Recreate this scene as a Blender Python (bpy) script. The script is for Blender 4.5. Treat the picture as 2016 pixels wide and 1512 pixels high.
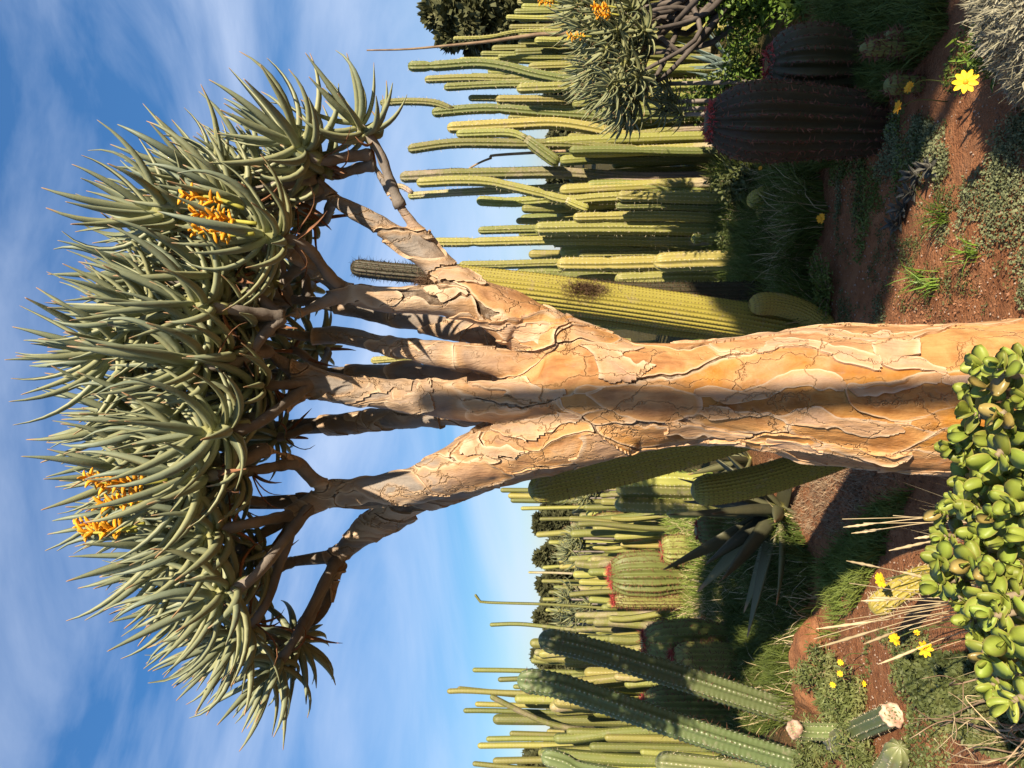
import bpy, math, random
import numpy as np
from mathutils import Vector, Matrix, Euler, Quaternion
from mathutils.bvhtree import BVHTree
random.seed(7); RNG = np.random.default_rng(7)
for o in list(bpy.data.objects): bpy.data.objects.remove(o)
SC = bpy.context.scene; COL = SC.collection
R = math.radians
# ------------------------------------------------------------------ camera (a phone held sideways: world up is picture left)
CAMZ, FPX, PITCH = 1.5, 1467.0, R(3.6)
FW = np.array([0, math.cos(PITCH), math.sin(PITCH)]); UP = np.array([0, -math.sin(PITCH), math.cos(PITCH)]); RT = np.array([1.0, 0, 0])
cam = bpy.data.objects.new('camera', bpy.data.cameras.new('camera')); COL.objects.link(cam)
cam.data.sensor_fit = 'HORIZONTAL'; cam.data.sensor_width = 36; cam.data.lens = 36 * FPX / 2016
cam.data.clip_start = .05; cam.data.clip_end = 2000
m = Matrix.Identity(4)
for i in range(3): m[i][0] = -UP[i]; m[i][1] = RT[i]; m[i][2] = -FW[i]
m[2][3] = CAMZ; cam.matrix_world = m; SC.camera = cam
SC.render.resolution_x, SC.render.resolution_y = 1024, 768
# ------------------------------------------------------------------ sky and sun
SUN_EL, SUN_AZ = R(28), R(28)                      # azimuth: to the right of straight behind the camera
SDIR = Vector((math.sin(SUN_AZ) * math.cos(SUN_EL), -math.cos(SUN_AZ) * math.cos(SUN_EL), math.sin(SUN_EL)))
wd = bpy.data.worlds.new('World'); SC.world = wd; wd.use_nodes = True
nt = wd.node_tree; nt.nodes.clear()
def N(nt, t, **k):
    n = nt.nodes.new(t)
    for a, b in k.items():
        if a == 'inp':
            for c, d in b.items(): n.inputs[c].default_value = d
        else: setattr(n, a, b)
    return n
sky = N(nt, 'ShaderNodeTexSky', sky_type='NISHITA', sun_disc=False, sun_elevation=SUN_EL, sun_rotation=math.atan2(SDIR.x, SDIR.y), altitude=0, air_density=1.0, dust_density=.15, ozone_density=3.5)
bg = N(nt, 'ShaderNodeBackground', inp={'Strength': .058}); wo = N(nt, 'ShaderNodeOutputWorld')
tc = N(nt, 'ShaderNodeTexCoord'); mp = N(nt, 'ShaderNodeMapping'); mp.inputs['Scale'].default_value = (1.0, 1.0, 3.2); mp.inputs['Rotation'].default_value = (R(9), R(14), R(20))
cn = N(nt, 'ShaderNodeTexNoise', inp={'Scale': 1.45, 'Detail': 7.0, 'Roughness': .55, 'Distortion': .9})
cr = N(nt, 'ShaderNodeValToRGB'); cr.color_ramp.elements[0].position = .4; cr.color_ramp.elements[1].position = .8
cm = N(nt, 'ShaderNodeMath', operation='MULTIPLY', inp={1: .8})
mx = N(nt, 'ShaderNodeMix', data_type='RGBA'); mx.inputs[7].default_value = (6.2, 7.2, 9.2, 1)
L = nt.links.new
L(tc.outputs['Generated'], mp.inputs[0]); L(mp.outputs[0], cn.inputs['Vector']); L(cn.outputs[0], cr.inputs[0]); L(cr.outputs[0], cm.inputs[0])
L(cm.outputs[0], mx.inputs[0]); hs = N(nt, 'ShaderNodeHueSaturation', inp={'Saturation': 1.36, 'Value': 1.0}); L(sky.outputs[0], hs.inputs['Color']); vl = N(nt, 'ShaderNodeMix', data_type='RGBA', inp={0: .34}); vl.inputs[7].default_value = (1.5, 3.1, 6.7, 1); L(hs.outputs[0], vl.inputs[6]); L(vl.outputs[2], mx.inputs[6]); L(mx.outputs[2], bg.inputs[0]); L(bg.outputs[0], wo.inputs[0])
sl = bpy.data.lights.new('sun', 'SUN'); sl.energy = 5.0; sl.angle = R(.55); sl.color = (1, .86, .66)
so = bpy.data.objects.new('sun', sl); COL.objects.link(so); so.rotation_euler = SDIR.to_track_quat('Z', 'Y').to_euler(); so.location = (3, -6, 8)
vs = SC.view_settings; vs.view_transform = 'Standard'; vs.look = 'None'; vs.exposure = 1.05; vs.gamma = 1; vs.use_curve_mapping = False
try: SC.cycles.max_bounces = 6; SC.cycles.transparent_max_bounces = 4
except Exception: pass

# ------------------------------------------------------------------ helpers
def W(ix, iy, Y):                                   # the point at depth Y that the photograph shows at (ix, iy)
    d = FW + RT * (756 - iy) / FPX + UP * (1008 - ix) / FPX
    p = d * (Y / d[1]); return np.array([p[0], p[1], p[2] + CAMZ])
def G(ix, iy, z=0.0):                               # the same on the ground
    d = FW + RT * (756 - iy) / FPX + UP * (1008 - ix) / FPX
    t = (z - CAMZ) / d[2]; return np.array([d[0] * t, d[1] * t, z])
def hsh(i, j, k):
    n = (i * 374761393 + j * 668265263 + k * 2147483647 + 974711) & 0x7fffffff
    n = ((n ^ (n >> 13)) * 1274126177) & 0x7fffffff
    return ((n ^ (n >> 16)) & 0xffff) / 65535.0
def vnoise(p, f=1.0, seed=0):                       # value noise, -1..1
    q = np.asarray(p, float) * f + seed * 17.31 + 1000.0
    i = np.floor(q).astype(np.int64); u = q - i; u = u * u * (3 - 2 * u); r = 0
    for a in (0, 1):
        for b in (0, 1):
            for c in (0, 1):
                w = (u[:, 0] if a else 1 - u[:, 0]) * (u[:, 1] if b else 1 - u[:, 1]) * (u[:, 2] if c else 1 - u[:, 2])
                r = r + w * hsh(i[:, 0] + a, i[:, 1] + b, i[:, 2] + c)
    return r * 2 - 1
def fbm(p, f, o=3, seed=0):
    r = 0
    for k in range(o): r = r + vnoise(p, f * 2 ** k, seed + k) * .5 ** k
    return r
def gz(x, y):
    x = np.atleast_1d(np.asarray(x, float)); y = np.atleast_1d(np.asarray(y, float))
    p = np.stack([x, y, np.zeros_like(x)], 1)
    near = np.clip((22 - np.hypot(x, y)) / 14, 0, 1)
    return near * (.05 * vnoise(p, .7, 3) + .022 * vnoise(p, 2.6, 5)) + .012 * near * fbm(p, 9, 3, 8)
def gzf(x, y): return float(gz(x, y)[0])

class MB:
    def __init__(s): s.v = []; s.f = []; s.n = 0; s.at = {}
    def add(s, v, f, **at):
        v = np.asarray(v, float); s.v.append(v)
        for q in f: s.f.append(np.asarray(q) + s.n)
        for k in set(s.at) | set(at):
            l = s.at.setdefault(k, [np.zeros(s.n)] if s.n else [])
            a = at.get(k); l.append(np.zeros(len(v)) if a is None else np.broadcast_to(np.asarray(a, float), (len(v),)))
        s.n += len(v); return s
    def mesh(s, name, mat=None, smooth=True):
        V = np.concatenate(s.v) if s.v else np.zeros((0, 3))
        me = bpy.data.meshes.new(name); idx = []; ls = []
        for q in s.f:
            if q.ndim == 1: q = q[None]
            if len(q): idx.append(q.ravel()); ls.append(np.full(len(q), q.shape[1]))
        idx = np.concatenate(idx); ls = np.concatenate(ls); st = np.concatenate([[0], np.cumsum(ls)[:-1]])
        me.vertices.add(len(V)); me.vertices.foreach_set('co', V.astype(np.float32).ravel())
        me.loops.add(len(idx)); me.loops.foreach_set('vertex_index', idx.astype(np.int32))
        me.polygons.add(len(ls)); me.polygons.foreach_set('loop_start', st.astype(np.int32)); me.polygons.foreach_set('loop_total', ls.astype(np.int32))
        me.polygons.foreach_set('use_smooth', np.full(len(ls), smooth))
        for k, l in s.at.items():
            a = me.attributes.new(k, 'FLOAT', 'POINT'); a.data.foreach_set('value', np.concatenate(l).astype(np.float32))
        me.update(calc_edges=True); me.validate()
        if mat: me.materials.append(mat)
        return me
def ob(name, me, parent=None, loc=None, mtx=None, kind=None):
    o = bpy.data.objects.new(name, me); COL.objects.link(o)
    if loc is not None: o.location = loc
    if mtx is not None: o.matrix_basis = mtx
    if parent: o.parent = parent
    if kind: o['kind'] = kind
    return o
def tag(o, label, cat, group=None, kind=None):
    o['label'] = label; o['category'] = cat
    if group: o['group'] = group
    if kind: o['kind'] = kind
    return o
def thing(name, label, cat, loc=(0, 0, 0), group=None): return tag(ob(name, None, loc=loc), label, cat, group)
def rel(v, root): return np.asarray(v) - np.asarray(root.location)

def spline(P, n):                                   # Catmull-Rom through rows of P (any columns)
    P = np.asarray(P, float)
    if len(P) == 2:
        t = np.linspace(0, 1, n)[:, None]; return P[0] * (1 - t) + P[1] * t
    Q = np.vstack([2 * P[0] - P[1], P, 2 * P[-1] - P[-2]]); s = np.linspace(0, len(P) - 1 - 1e-9, n); i = s.astype(int); u = (s - i)[:, None]
    a, b, c, d = Q[i], Q[i + 1], Q[i + 2], Q[i + 3]
    return .5 * (2 * b + (c - a) * u + (2 * a - 5 * b + 4 * c - d) * u * u + (3 * b - a - 3 * c + d) * u ** 3)
def frames(P):
    T = np.gradient(P, axis=0); T /= np.linalg.norm(T, axis=1)[:, None] + 1e-12
    a = np.array([1.0, 0, 0]) if abs(T[0, 0]) < .8 else np.array([0, 1.0, 0])
    n = np.cross(T[0], a); n /= np.linalg.norm(n); Nn = [n]
    for i in range(1, len(P)):
        n = Nn[-1] - T[i] * np.dot(Nn[-1], T[i]); n /= np.linalg.norm(n) + 1e-12; Nn.append(n)
    Nn = np.array(Nn); return T, Nn, np.cross(T, Nn)
def grid_faces(nr, nc, wrap=True):
    i = np.arange(nr - 1)[:, None] * nc; j = np.arange(nc if wrap else nc - 1)[None]; k = (j + 1) % nc
    return np.stack([i + j, i + k, i + nc + k, i + nc + j], -1).reshape(-1, 4)
def sweep(P, rad, nth=8, prof=None, cap=True):      # -> verts, faces (quads, tris), row index
    P = np.asarray(P, float); rad = np.broadcast_to(np.asarray(rad, float), (len(P),)); T, A, B = frames(P)
    th = np.linspace(0, 2 * np.pi, nth, endpoint=False); pr = np.ones(nth) if prof is None else prof
    pr = np.broadcast_to(pr, (len(P), nth))
    V = P[:, None] + rad[:, None, None] * pr[..., None] * (np.cos(th)[None, :, None] * A[:, None] + np.sin(th)[None, :, None] * B[:, None])
    V = V.reshape(-1, 3); F = [grid_faces(len(P), nth)]
    if cap:
        n = len(V); V = np.vstack([V, P[0], P[-1]]); j = np.arange(nth); k = (j + 1) % nth; l = (len(P) - 1) * nth
        F.append(np.vstack([np.stack([np.full(nth, n), k, j], 1), np.stack([np.full(nth, n + 1), l + j, l + k], 1)]))
    return V, F
def rot_to(d, roll=0.0):                            # matrix turning +Z to d
    q = Vector(d).normalized().to_track_quat('Z', 'Y'); return q.to_matrix().to_4x4() @ Matrix.Rotation(roll, 4, 'Z')
def xf(M, v): M = np.array(M); return v @ M[:3, :3].T + M[:3, 3]

# ------------------------------------------------------------------ materials
def mat(name, rough=.6, spec=.3, sss=0):
    mt = bpy.data.materials.new(name); mt.use_nodes = True; nt = mt.node_tree; b = nt.nodes['Principled BSDF']
    b.inputs['Roughness'].default_value = rough; b.inputs['Specular IOR Level'].default_value = spec
    return mt, nt, b
def ramp(nt, stops, fac=None, interp='LINEAR'):
    r = N(nt, 'ShaderNodeValToRGB'); e = r.color_ramp.elements; r.color_ramp.interpolation = interp
    for i, (p, c) in enumerate(stops):
        x = e[i] if i < 2 else e.new(p)
        x.position = p; x.color = (*c, 1) if len(c) == 3 else c
    if fac is not None: nt.links.new(fac, r.inputs[0])
    return r.outputs[0]
def noise(nt, scale, detail=4, rough=.55, dist=0, vec=None, stretch=None, coord='Object'):
    n = N(nt, 'ShaderNodeTexNoise', inp={'Scale': scale, 'Detail': detail, 'Roughness': rough, 'Distortion': dist})
    if vec is None:
        t = N(nt, 'ShaderNodeTexCoord'); vec = t.outputs[coord]
    if stretch:
        mp = N(nt, 'ShaderNodeMapping'); mp.inputs['Scale'].default_value = stretch; nt.links.new(vec, mp.inputs[0]); vec = mp.outputs[0]
    nt.links.new(vec, n.inputs['Vector']); return n.outputs[0]
def attr(nt, name): return N(nt, 'ShaderNodeAttribute', attribute_name=name).outputs['Fac']
def mixc(nt, fac, a, b, mode='MIX'):
    x = N(nt, 'ShaderNodeMix', data_type='RGBA', blend_type=mode); l = nt.links.new
    for s, v in ((0, fac), (6, a), (7, b)):
        if isinstance(v, (int, float)): x.inputs[s].default_value = v
        elif isinstance(v, tuple): x.inputs[s].default_value = (*v, 1)
        else: l(v, x.inputs[s])
    return x.outputs[2]
def math_(nt, op, a, b=None, c=None, clamp=False):
    x = N(nt, 'ShaderNodeMath', operation=op, use_clamp=clamp)
    for s, v in enumerate((a, b, c)):
        if v is None: continue
        if isinstance(v, (int, float)): x.inputs[s].default_value = v
        else: nt.links.new(v, x.inputs[s])
    return x.outputs[0]
def sep_z(nt):
    g = N(nt, 'ShaderNodeNewGeometry'); s = N(nt, 'ShaderNodeSeparateXYZ'); nt.links.new(g.outputs['Position'], s.inputs[0]); return s.outputs[2]
def rnd(nt): return N(nt, 'ShaderNodeObjectInfo').outputs['Random']
def bump(nt, b, h, dist=.005, strength=.6):
    n = N(nt, 'ShaderNodeBump', inp={'Distance': dist, 'Strength': strength}); nt.links.new(h, n.inputs['Height']); nt.links.new(n.outputs[0], b.inputs['Normal'])
def setc(nt, b, c): nt.links.new(c, b.inputs['Base Color'])
def hsv(nt, col, h=None, s=None, v=None):
    n = N(nt, 'ShaderNodeHueSaturation'); nt.links.new(col, n.inputs['Color'])
    for k, x in (('Hue', h), ('Saturation', s), ('Value', v)):
        if x is None: continue
        if isinstance(x, (int, float)): n.inputs[k].default_value = x
        else: nt.links.new(x, n.inputs[k])
    return n.outputs[0]
def maprange(nt, v, a, b, c, d):
    n = N(nt, 'ShaderNodeMapRange'); nt.links.new(v, n.inputs[0])
    for i, x in enumerate((a, b, c, d)): n.inputs[i + 1].default_value = x
    return n.outputs[0]

def m_soil():
    mt, nt, b = mat('red_soil', .95, .08)
    n1 = noise(nt, 1.3, 5, .6); n2 = noise(nt, 14, 6, .65); n3 = noise(nt, 70, 4, .7)
    c = ramp(nt, [(.3, (.2, .075, .032)), (.5, (.32, .135, .06)), (.75, (.41, .2, .1))], n2)
    c = mixc(nt, maprange(nt, n1, .35, .7, 0, .75), c, (.2, .095, .05))
    v = N(nt, 'ShaderNodeTexVoronoi', inp={'Scale': 42.0}); t = N(nt, 'ShaderNodeTexCoord'); nt.links.new(t.outputs['Object'], v.inputs['Vector'])
    c = mixc(nt, maprange(nt, v.outputs['Distance'], .0, .22, .35, 0), c, (.42, .27, .17))
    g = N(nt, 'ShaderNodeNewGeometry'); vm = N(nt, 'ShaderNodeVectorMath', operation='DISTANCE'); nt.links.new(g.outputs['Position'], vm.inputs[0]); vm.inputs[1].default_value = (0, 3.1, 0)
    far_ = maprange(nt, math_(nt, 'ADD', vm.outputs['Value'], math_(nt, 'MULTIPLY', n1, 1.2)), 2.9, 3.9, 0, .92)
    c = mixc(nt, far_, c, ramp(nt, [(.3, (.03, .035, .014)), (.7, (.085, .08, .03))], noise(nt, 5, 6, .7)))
    setc(nt, b, c); bump(nt, b, math_(nt, 'ADD', n2, math_(nt, 'MULTIPLY', n3, .6)), .03, 1.0); return mt
M = {'soil': m_soil()}
def m_bark():                                       # trunk core seen in the cracks
    mt, nt, b = mat('bark_core', .9, .1)
    n = noise(nt, 26, 6, .7); c = ramp(nt, [(.3, (.05, .032, .02)), (.48, (.16, .11, .07)), (.62, (.36, .29, .22)), (.8, (.5, .43, .34))], n)
    c2 = ramp(nt, [(.3, (.12, .098, .08)), (.6, (.24, .2, .165)), (.8, (.31, .26, .22))], noise(nt, 9, 6, .65, stretch=(1, 1, .3)))
    c = mixc(nt, maprange(nt, sep_z(nt), 1.85, 2.25, 0, 1), c, c2)
    setc(nt, b, c); bump(nt, b, math_(nt, 'ADD', noise(nt, 60, 5, .7, stretch=(1, 1, .25)), n), .012, .8); return mt
def m_plate(name='bark_plate', old=0.0):
    mt, nt, b = mat(name, .6, .28)
    e = attr(nt, 'edge'); z = sep_z(nt); r = rnd(nt)
    n1 = noise(nt, 4, 5, .6); n2 = noise(nt, 13, 6, .62, .8, stretch=(1, 1, .2)); n3 = noise(nt, 90, 5, .7, stretch=(1, 1, .3))
    wob = math_(nt, 'ADD', math_(nt, 'MULTIPLY', e, 20.0), math_(nt, 'MULTIPLY', n1, 9.0))
    band = math_(nt, 'MULTIPLY_ADD', math_(nt, 'SINE', math_(nt, 'MULTIPLY', wob, 3.0)), .5, .5)
    t = math_(nt, 'ADD', math_(nt, 'MULTIPLY', band, .12), math_(nt, 'MULTIPLY', n2, .9))
    gold = ramp(nt, [(.22, (.16, .06, .013)), (.42, (.33, .14, .034)), (.6, (.46, .225, .066)), (.85, (.54, .33, .13))], t)
    pink = ramp(nt, [(.2, (.24, .14, .09)), (.5, (.4, .26, .17)), (.85, (.5, .35, .25))], t)
    grey = ramp(nt, [(.2, (.12, .1, .083)), (.5, (.225, .19, .16)), (.85, (.33, .28, .235))], t)
    c = mixc(nt, old if old else maprange(nt, math_(nt, 'ADD', math_(nt, 'MULTIPLY', r, .35), n1), .72, .98, 0, .75), gold, pink)
    c = hsv(nt, c, s=maprange(nt, r, 0, 1, .85, 1.12), v=maprange(nt, r, 0, 1, 1.08, .9))
    c = mixc(nt, maprange(nt, math_(nt, 'ADD', math_(nt, 'MULTIPLY_ADD', z, .5, math_(nt, 'MULTIPLY', r, .14)), math_(nt, 'MULTIPLY', n1, .25)), .95, 1.19, 0, 1), c, grey)
    c = mixc(nt, maprange(nt, e, .004, .03, .4, 0), c, (.56, .3, .1))
    c = mixc(nt, maprange(nt, e, 0, .008, .75, 0), c, (.58, .46, .33))
    c = mixc(nt, maprange(nt, noise(nt, 11, 6, .7, 1.0), .6, .74, 0, .4), c, (.36, .29, .22))
    c = mixc(nt, maprange(nt, noise(nt, 38, 6, .75, .5), .64, .75, 0, .7), c, (.12, .075, .045))
    tcx = N(nt, 'ShaderNodeTexCoord'); nv_ = N(nt, 'ShaderNodeTexNoise', inp={'Scale': 6.0, 'Detail': 5.0, 'Roughness': .6}); nt.links.new(tcx.outputs['Object'], nv_.inputs['Vector'])
    va = N(nt, 'ShaderNodeVectorMath', operation='MULTIPLY_ADD'); nt.links.new(nv_.outputs['Color'], va.inputs[0]); va.inputs[1].default_value = (.16, .16, .3); nt.links.new(tcx.outputs['Object'], va.inputs[2])
    mpx = N(nt, 'ShaderNodeMapping'); mpx.inputs['Scale'].default_value = (1, 1, .24); nt.links.new(va.outputs[0], mpx.inputs[0])
    vx = N(nt, 'ShaderNodeTexVoronoi', feature='DISTANCE_TO_EDGE', inp={'Scale': 13.0}); nt.links.new(mpx.outputs[0], vx.inputs['Vector'])
    crk = math_(nt, 'MULTIPLY', maprange(nt, vx.outputs['Distance'], .0, .028, 1, 0), maprange(nt, n1, .4, .55, 0, 1))
    c = mixc(nt, math_(nt, 'MULTIPLY', crk, .4), c, (.1, .055, .03))
    c = mixc(nt, math_(nt, 'MULTIPLY', maprange(nt, vx.outputs['Distance'], .03, .1, .3, 0), maprange(nt, n1, .4, .55, 0, 1)), c, (.56, .34, .16))
    setc(nt, b, c)
    bump(nt, b, math_(nt, 'ADD', math_(nt, 'MULTIPLY', n2, 1.2), math_(nt, 'ADD', math_(nt, 'MULTIPLY', n3, .4), math_(nt, 'MULTIPLY_ADD', crk, -.9, math_(nt, 'MULTIPLY', band, .10)))), .015, .7); return mt
def m_branch():
    mt, nt, b = mat('branch_bark', .7, .2)
    n2 = noise(nt, 7, 6, .6, .4); n3 = noise(nt, 55, 5, .7)
    c = ramp(nt, [(.25, (.1, .083, .07)), (.5, (.2, .17, .145)), (.72, (.29, .245, .205)), (.9, (.36, .28, .2))], n2)
    setc(nt, b, c); bump(nt, b, math_(nt, 'ADD', n2, math_(nt, 'MULTIPLY', n3, .5)), .006, .7); return mt
def m_aloe(name, hue=(.16, .195, .138), edge=.5):
    mt, nt, b = mat(name, .5, .35)
    t = attr(nt, 't'); e = attr(nt, 'edge'); n = noise(nt, 7, 4, .6); v = attr(nt, 'var')
    h = np.array(hue); base = ramp(nt, [(.25, tuple(h * .8)), (.55, tuple(h * 1.1)), (.85, tuple(h * np.array([1.45, 1.3, 1.0])))], n)
    c = mixc(nt, maprange(nt, v, 0, 1, 0, .5), base, (.25, .245, .11))
    c = mixc(nt, math_(nt, 'MULTIPLY', e, edge), c, (.34, .32, .13))
    c = mixc(nt, maprange(nt, t, .0, .12, .6, 0), c, (.42, .37, .07))
    c = mixc(nt, maprange(nt, math_(nt, 'ADD', t, math_(nt, 'MULTIPLY', v, .1)), .985, 1.06, 0, .8), c, (.38, .2, .1))
    c = mixc(nt, maprange(nt, noise(nt, 34, 4, .7), .6, .74, 0, .45), c, (.21, .15, .075))
    setc(nt, b, c); bump(nt, b, noise(nt, 45, 3, .6), .002, .4); return mt
def m_flat(name, stops, scale=12, rough=.7, spec=.25, bmp=.003, rv=.25, detail=4):
    mt, nt, b = mat(name, rough, spec); n = noise(nt, scale, detail, .6)
    c = ramp(nt, stops, n); c = hsv(nt, c, v=maprange(nt, rnd(nt), 0, 1, 1 - rv, 1 + rv)); setc(nt, b, c)
    if bmp: bump(nt, b, n, bmp, .6)
    return mt
def m_cactus(name, g1, g2, cork=(.36, .29, .21), dots=(.5, .45, .3), pitch=.035, dotw=.3, dot_amt=.7, thr=.9):
    mt, nt, b = mat(name, .5, .35)
    cr_ = attr(nt, 'crest'); al = attr(nt, 'along'); ck = attr(nt, 'cork'); r = math_(nt, 'FRACT', math_(nt, 'ADD', rnd(nt), attr(nt, 'tint'))); n = noise(nt, 3.2, 5, .65); n2 = noise(nt, 24, 5, .7)
    c = mixc(nt, math_(nt, 'MULTIPLY_ADD', r, .55, math_(nt, 'MULTIPLY', n, .5), clamp=True), g1, g2)
    c = mixc(nt, maprange(nt, n2, .55, .8, 0, .35), c, tuple(np.array(g2) * .6))
    c = mixc(nt, maprange(nt, cr_, .55, 1, 0, .22), c, tuple(np.array(g2) * 1.25))
    k = maprange(nt, math_(nt, 'ADD', math_(nt, 'MULTIPLY', n, .7), math_(nt, 'ADD', math_(nt, 'MULTIPLY', n2, .35), ck)), .83, 1.05, 0, .95)
    c = mixc(nt, k, c, cork)
    fr = math_(nt, 'FRACT', math_(nt, 'DIVIDE', al, pitch))
    d = math_(nt, 'MULTIPLY', math_(nt, 'GREATER_THAN', cr_, thr), math_(nt, 'LESS_THAN', fr, dotw))
    c = mixc(nt, math_(nt, 'MULTIPLY', d, dot_amt), c, dots)
    c = mixc(nt, maprange(nt, noise(nt, 9, 6, .75, 1.2), .55, .72, 0, .65), c, tuple(np.array(cork) * .8))
    c = hsv(nt, c, h=maprange(nt, math_(nt, 'FRACT', math_(nt, 'MULTIPLY', r, 7.3)), 0, 1, .475, .515), v=maprange(nt, r, 0, 1, .72, 1.15))
    setc(nt, b, c); bump(nt, b, math_(nt, 'ADD', n2, math_(nt, 'MULTIPLY', k, .7)), .006, .5); return mt
M['core'] = m_bark(); M['plate'] = m_plate(); M['strip'] = m_plate('old_bark_strip', .85); M['branch'] = m_branch(); M['barrel_shaded'] = None
M['aloe'] = m_aloe('aloe_leaf'); M['aloe_far'] = m_aloe('aloe_leaf_small_tree', (.12, .15, .085)); M['agave'] = m_aloe('agave_leaf', (.042, .042, .026), .08)
M['blue_agave'] = m_flat('blue_agave', [(.3, (.12, .17, .15)), (.8, (.24, .3, .26))], 6)
M['bud'] = m_flat('orange_flower', [(.3, (.62, .23, .012)), (.6, (.75, .36, .02)), (.9, (.8, .5, .06))], 30, .5)
M['stalk_green'] = m_flat('flower_stalk', [(.3, (.25, .24, .04)), (.8, (.4, .36, .06))], 20)
M['dead'] = m_flat('dead_leaf', [(.3, (.09, .045, .025)), (.55, (.22, .1, .05)), (.85, (.36, .2, .1))], 14)
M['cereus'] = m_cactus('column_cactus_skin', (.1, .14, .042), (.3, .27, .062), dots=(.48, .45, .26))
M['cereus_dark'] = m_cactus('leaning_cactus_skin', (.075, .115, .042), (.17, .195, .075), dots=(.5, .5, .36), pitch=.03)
M['golden'] = m_cactus('many_ribbed_skin', (.2, .2, .03), (.36, .31, .05), dots=(.05, .03, .012), pitch=.02, dotw=.38, dot_amt=.7, thr=.78)
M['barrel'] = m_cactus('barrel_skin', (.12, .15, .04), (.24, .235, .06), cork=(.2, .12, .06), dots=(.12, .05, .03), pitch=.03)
M['barrel_shaded'] = m_cactus('shaded_barrel_skin', (.03, .026, .011), (.055, .044, .017), cork=(.07, .037, .02), dots=(.12, .03, .03), pitch=.03)  # brownish barrel skin, darkened further: deep shade is put into the colour
M['spine_pale'] = m_flat('pale_spine', [(.3, (.4, .33, .2)), (.8, (.55, .48, .32))], 20, bmp=0)
M['spine_brown'] = m_flat('brown_spine', [(.3, (.1, .035, .022)), (.8, (.24, .1, .055))], 20, bmp=0)
M['spine_shaded'] = m_flat('shaded_bristle', [(.3, (.012, .009, .006)), (.8, (.04, .028, .018))], 20, bmp=0)  # dark brown bristles with the crown's shade put into their colour
M['branch_dark'] = m_flat('dark_branch', [(.3, (.05, .04, .034)), (.6, (.11, .09, .075)), (.85, (.19, .16, .135))], 9)
M['spine_red'] = m_flat('red_spine', [(.3, (.3, .03, .03)), (.8, (.5, .1, .08))], 20, bmp=0)
M['wool'] = m_flat('brown_wool', [(.3, (.1, .055, .03)), (.8, (.26, .16, .09))], 20, bmp=0)
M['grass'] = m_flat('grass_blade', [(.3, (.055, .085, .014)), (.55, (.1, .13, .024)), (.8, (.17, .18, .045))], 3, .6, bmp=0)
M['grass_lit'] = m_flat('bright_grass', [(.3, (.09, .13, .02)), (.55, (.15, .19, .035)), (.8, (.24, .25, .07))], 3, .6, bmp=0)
M['straw'] = m_flat('straw', [(.3, (.33, .25, .13)), (.8, (.55, .45, .28))], 9, .7, bmp=0)
M['twig'] = m_flat('dry_twig', [(.3, (.16, .1, .06)), (.8, (.36, .26, .16))], 12)
M['jade'] = m_flat('jade_leaf', [(.3, (.19, .235, .028)), (.55, (.27, .31, .042)), (.85, (.36, .37, .07))], 14, .5, .35, 0, .3)
def m_jade():
    mt, nt, b = mat('jade_leaf', .5, .35); n = noise(nt, 14, 4, .6); c = ramp(nt, [(.3, (.15, .19, .024)), (.55, (.23, .27, .04)), (.85, (.33, .34, .075))], n)
    c = hsv(nt, c, h=maprange(nt, rnd(nt), 0, 1, .485, .515), v=maprange(nt, rnd(nt), 0, 1, .68, 1.2)); c = mixc(nt, maprange(nt, attr(nt, 'edge'), .8, 1, 0, .65), c, (.4, .31, .09)); c = mixc(nt, maprange(nt, noise(nt, 60, 4, .7), .6, .75, 0, .5), c, (.2, .17, .06)); setc(nt, b, c); return mt
M['jade'] = m_jade()
M['jade_red'] = m_flat('jade_leaf_tinged', [(.3, (.2, .15, .035)), (.6, (.3, .22, .07)), (.85, (.34, .28, .09))], 14, .35, .45, 0, .2)
M['jade_stem'] = m_flat('jade_stem', [(.3, (.14, .1, .06)), (.8, (.3, .24, .16))], 20)
M['weed'] = m_flat('weed_leaf', [(.3, (.06, .075, .022)), (.5, (.1, .12, .035)), (.7, (.17, .17, .06)), (.85, (.2, .13, .07))], 5, .55, .3, 0)
M['shrub'] = m_flat('shrub_leaf', [(.3, (.07, .13, .015)), (.55, (.12, .19, .025)), (.85, (.24, .28, .05))], 5, .5, .3, 0)
M['cover'] = m_flat('grey_cover_leaf', [(.3, (.09, .11, .05)), (.55, (.17, .185, .09)), (.85, (.3, .3, .16))], 4, .7, .2, 0)
M['silver'] = m_flat('silver_leaf', [(.3, (.19, .18, .115)), (.8, (.37, .34, .24))], 6, .8, .15, 0)
M['far'] = m_flat('far_foliage', [(.3, (.04, .045, .018)), (.55, (.08, .082, .035)), (.85, (.14, .13, .06))], 1.6, .7, .2, 0)
M['dusky'] = m_flat('dusky_succulent', [(.3, (.07, .075, .06)), (.6, (.13, .12, .1)), (.85, (.2, .13, .13))], 10)
M['petal'] = m_flat('yellow_petal', [(.3, (.75, .42, .01)), (.8, (.85, .58, .02))], 9, .55, .2, 0, .1)
M['petal_o'] = m_flat('orange_petal', [(.3, (.68, .27, .01)), (.8, (.8, .4, .02))], 9, .55, .2, 0, .1)
M['cut'] = m_flat('cut_flesh', [(.3, (.16, .09, .06)), (.47, (.36, .23, .16)), (.6, (.5, .36, .26)), (.8, (.58, .46, .35))], 22, .8, .15)
M['stone'] = m_flat('pebble', [(.3, (.3, .2, .14)), (.8, (.5, .4, .32))], 9)
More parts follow.
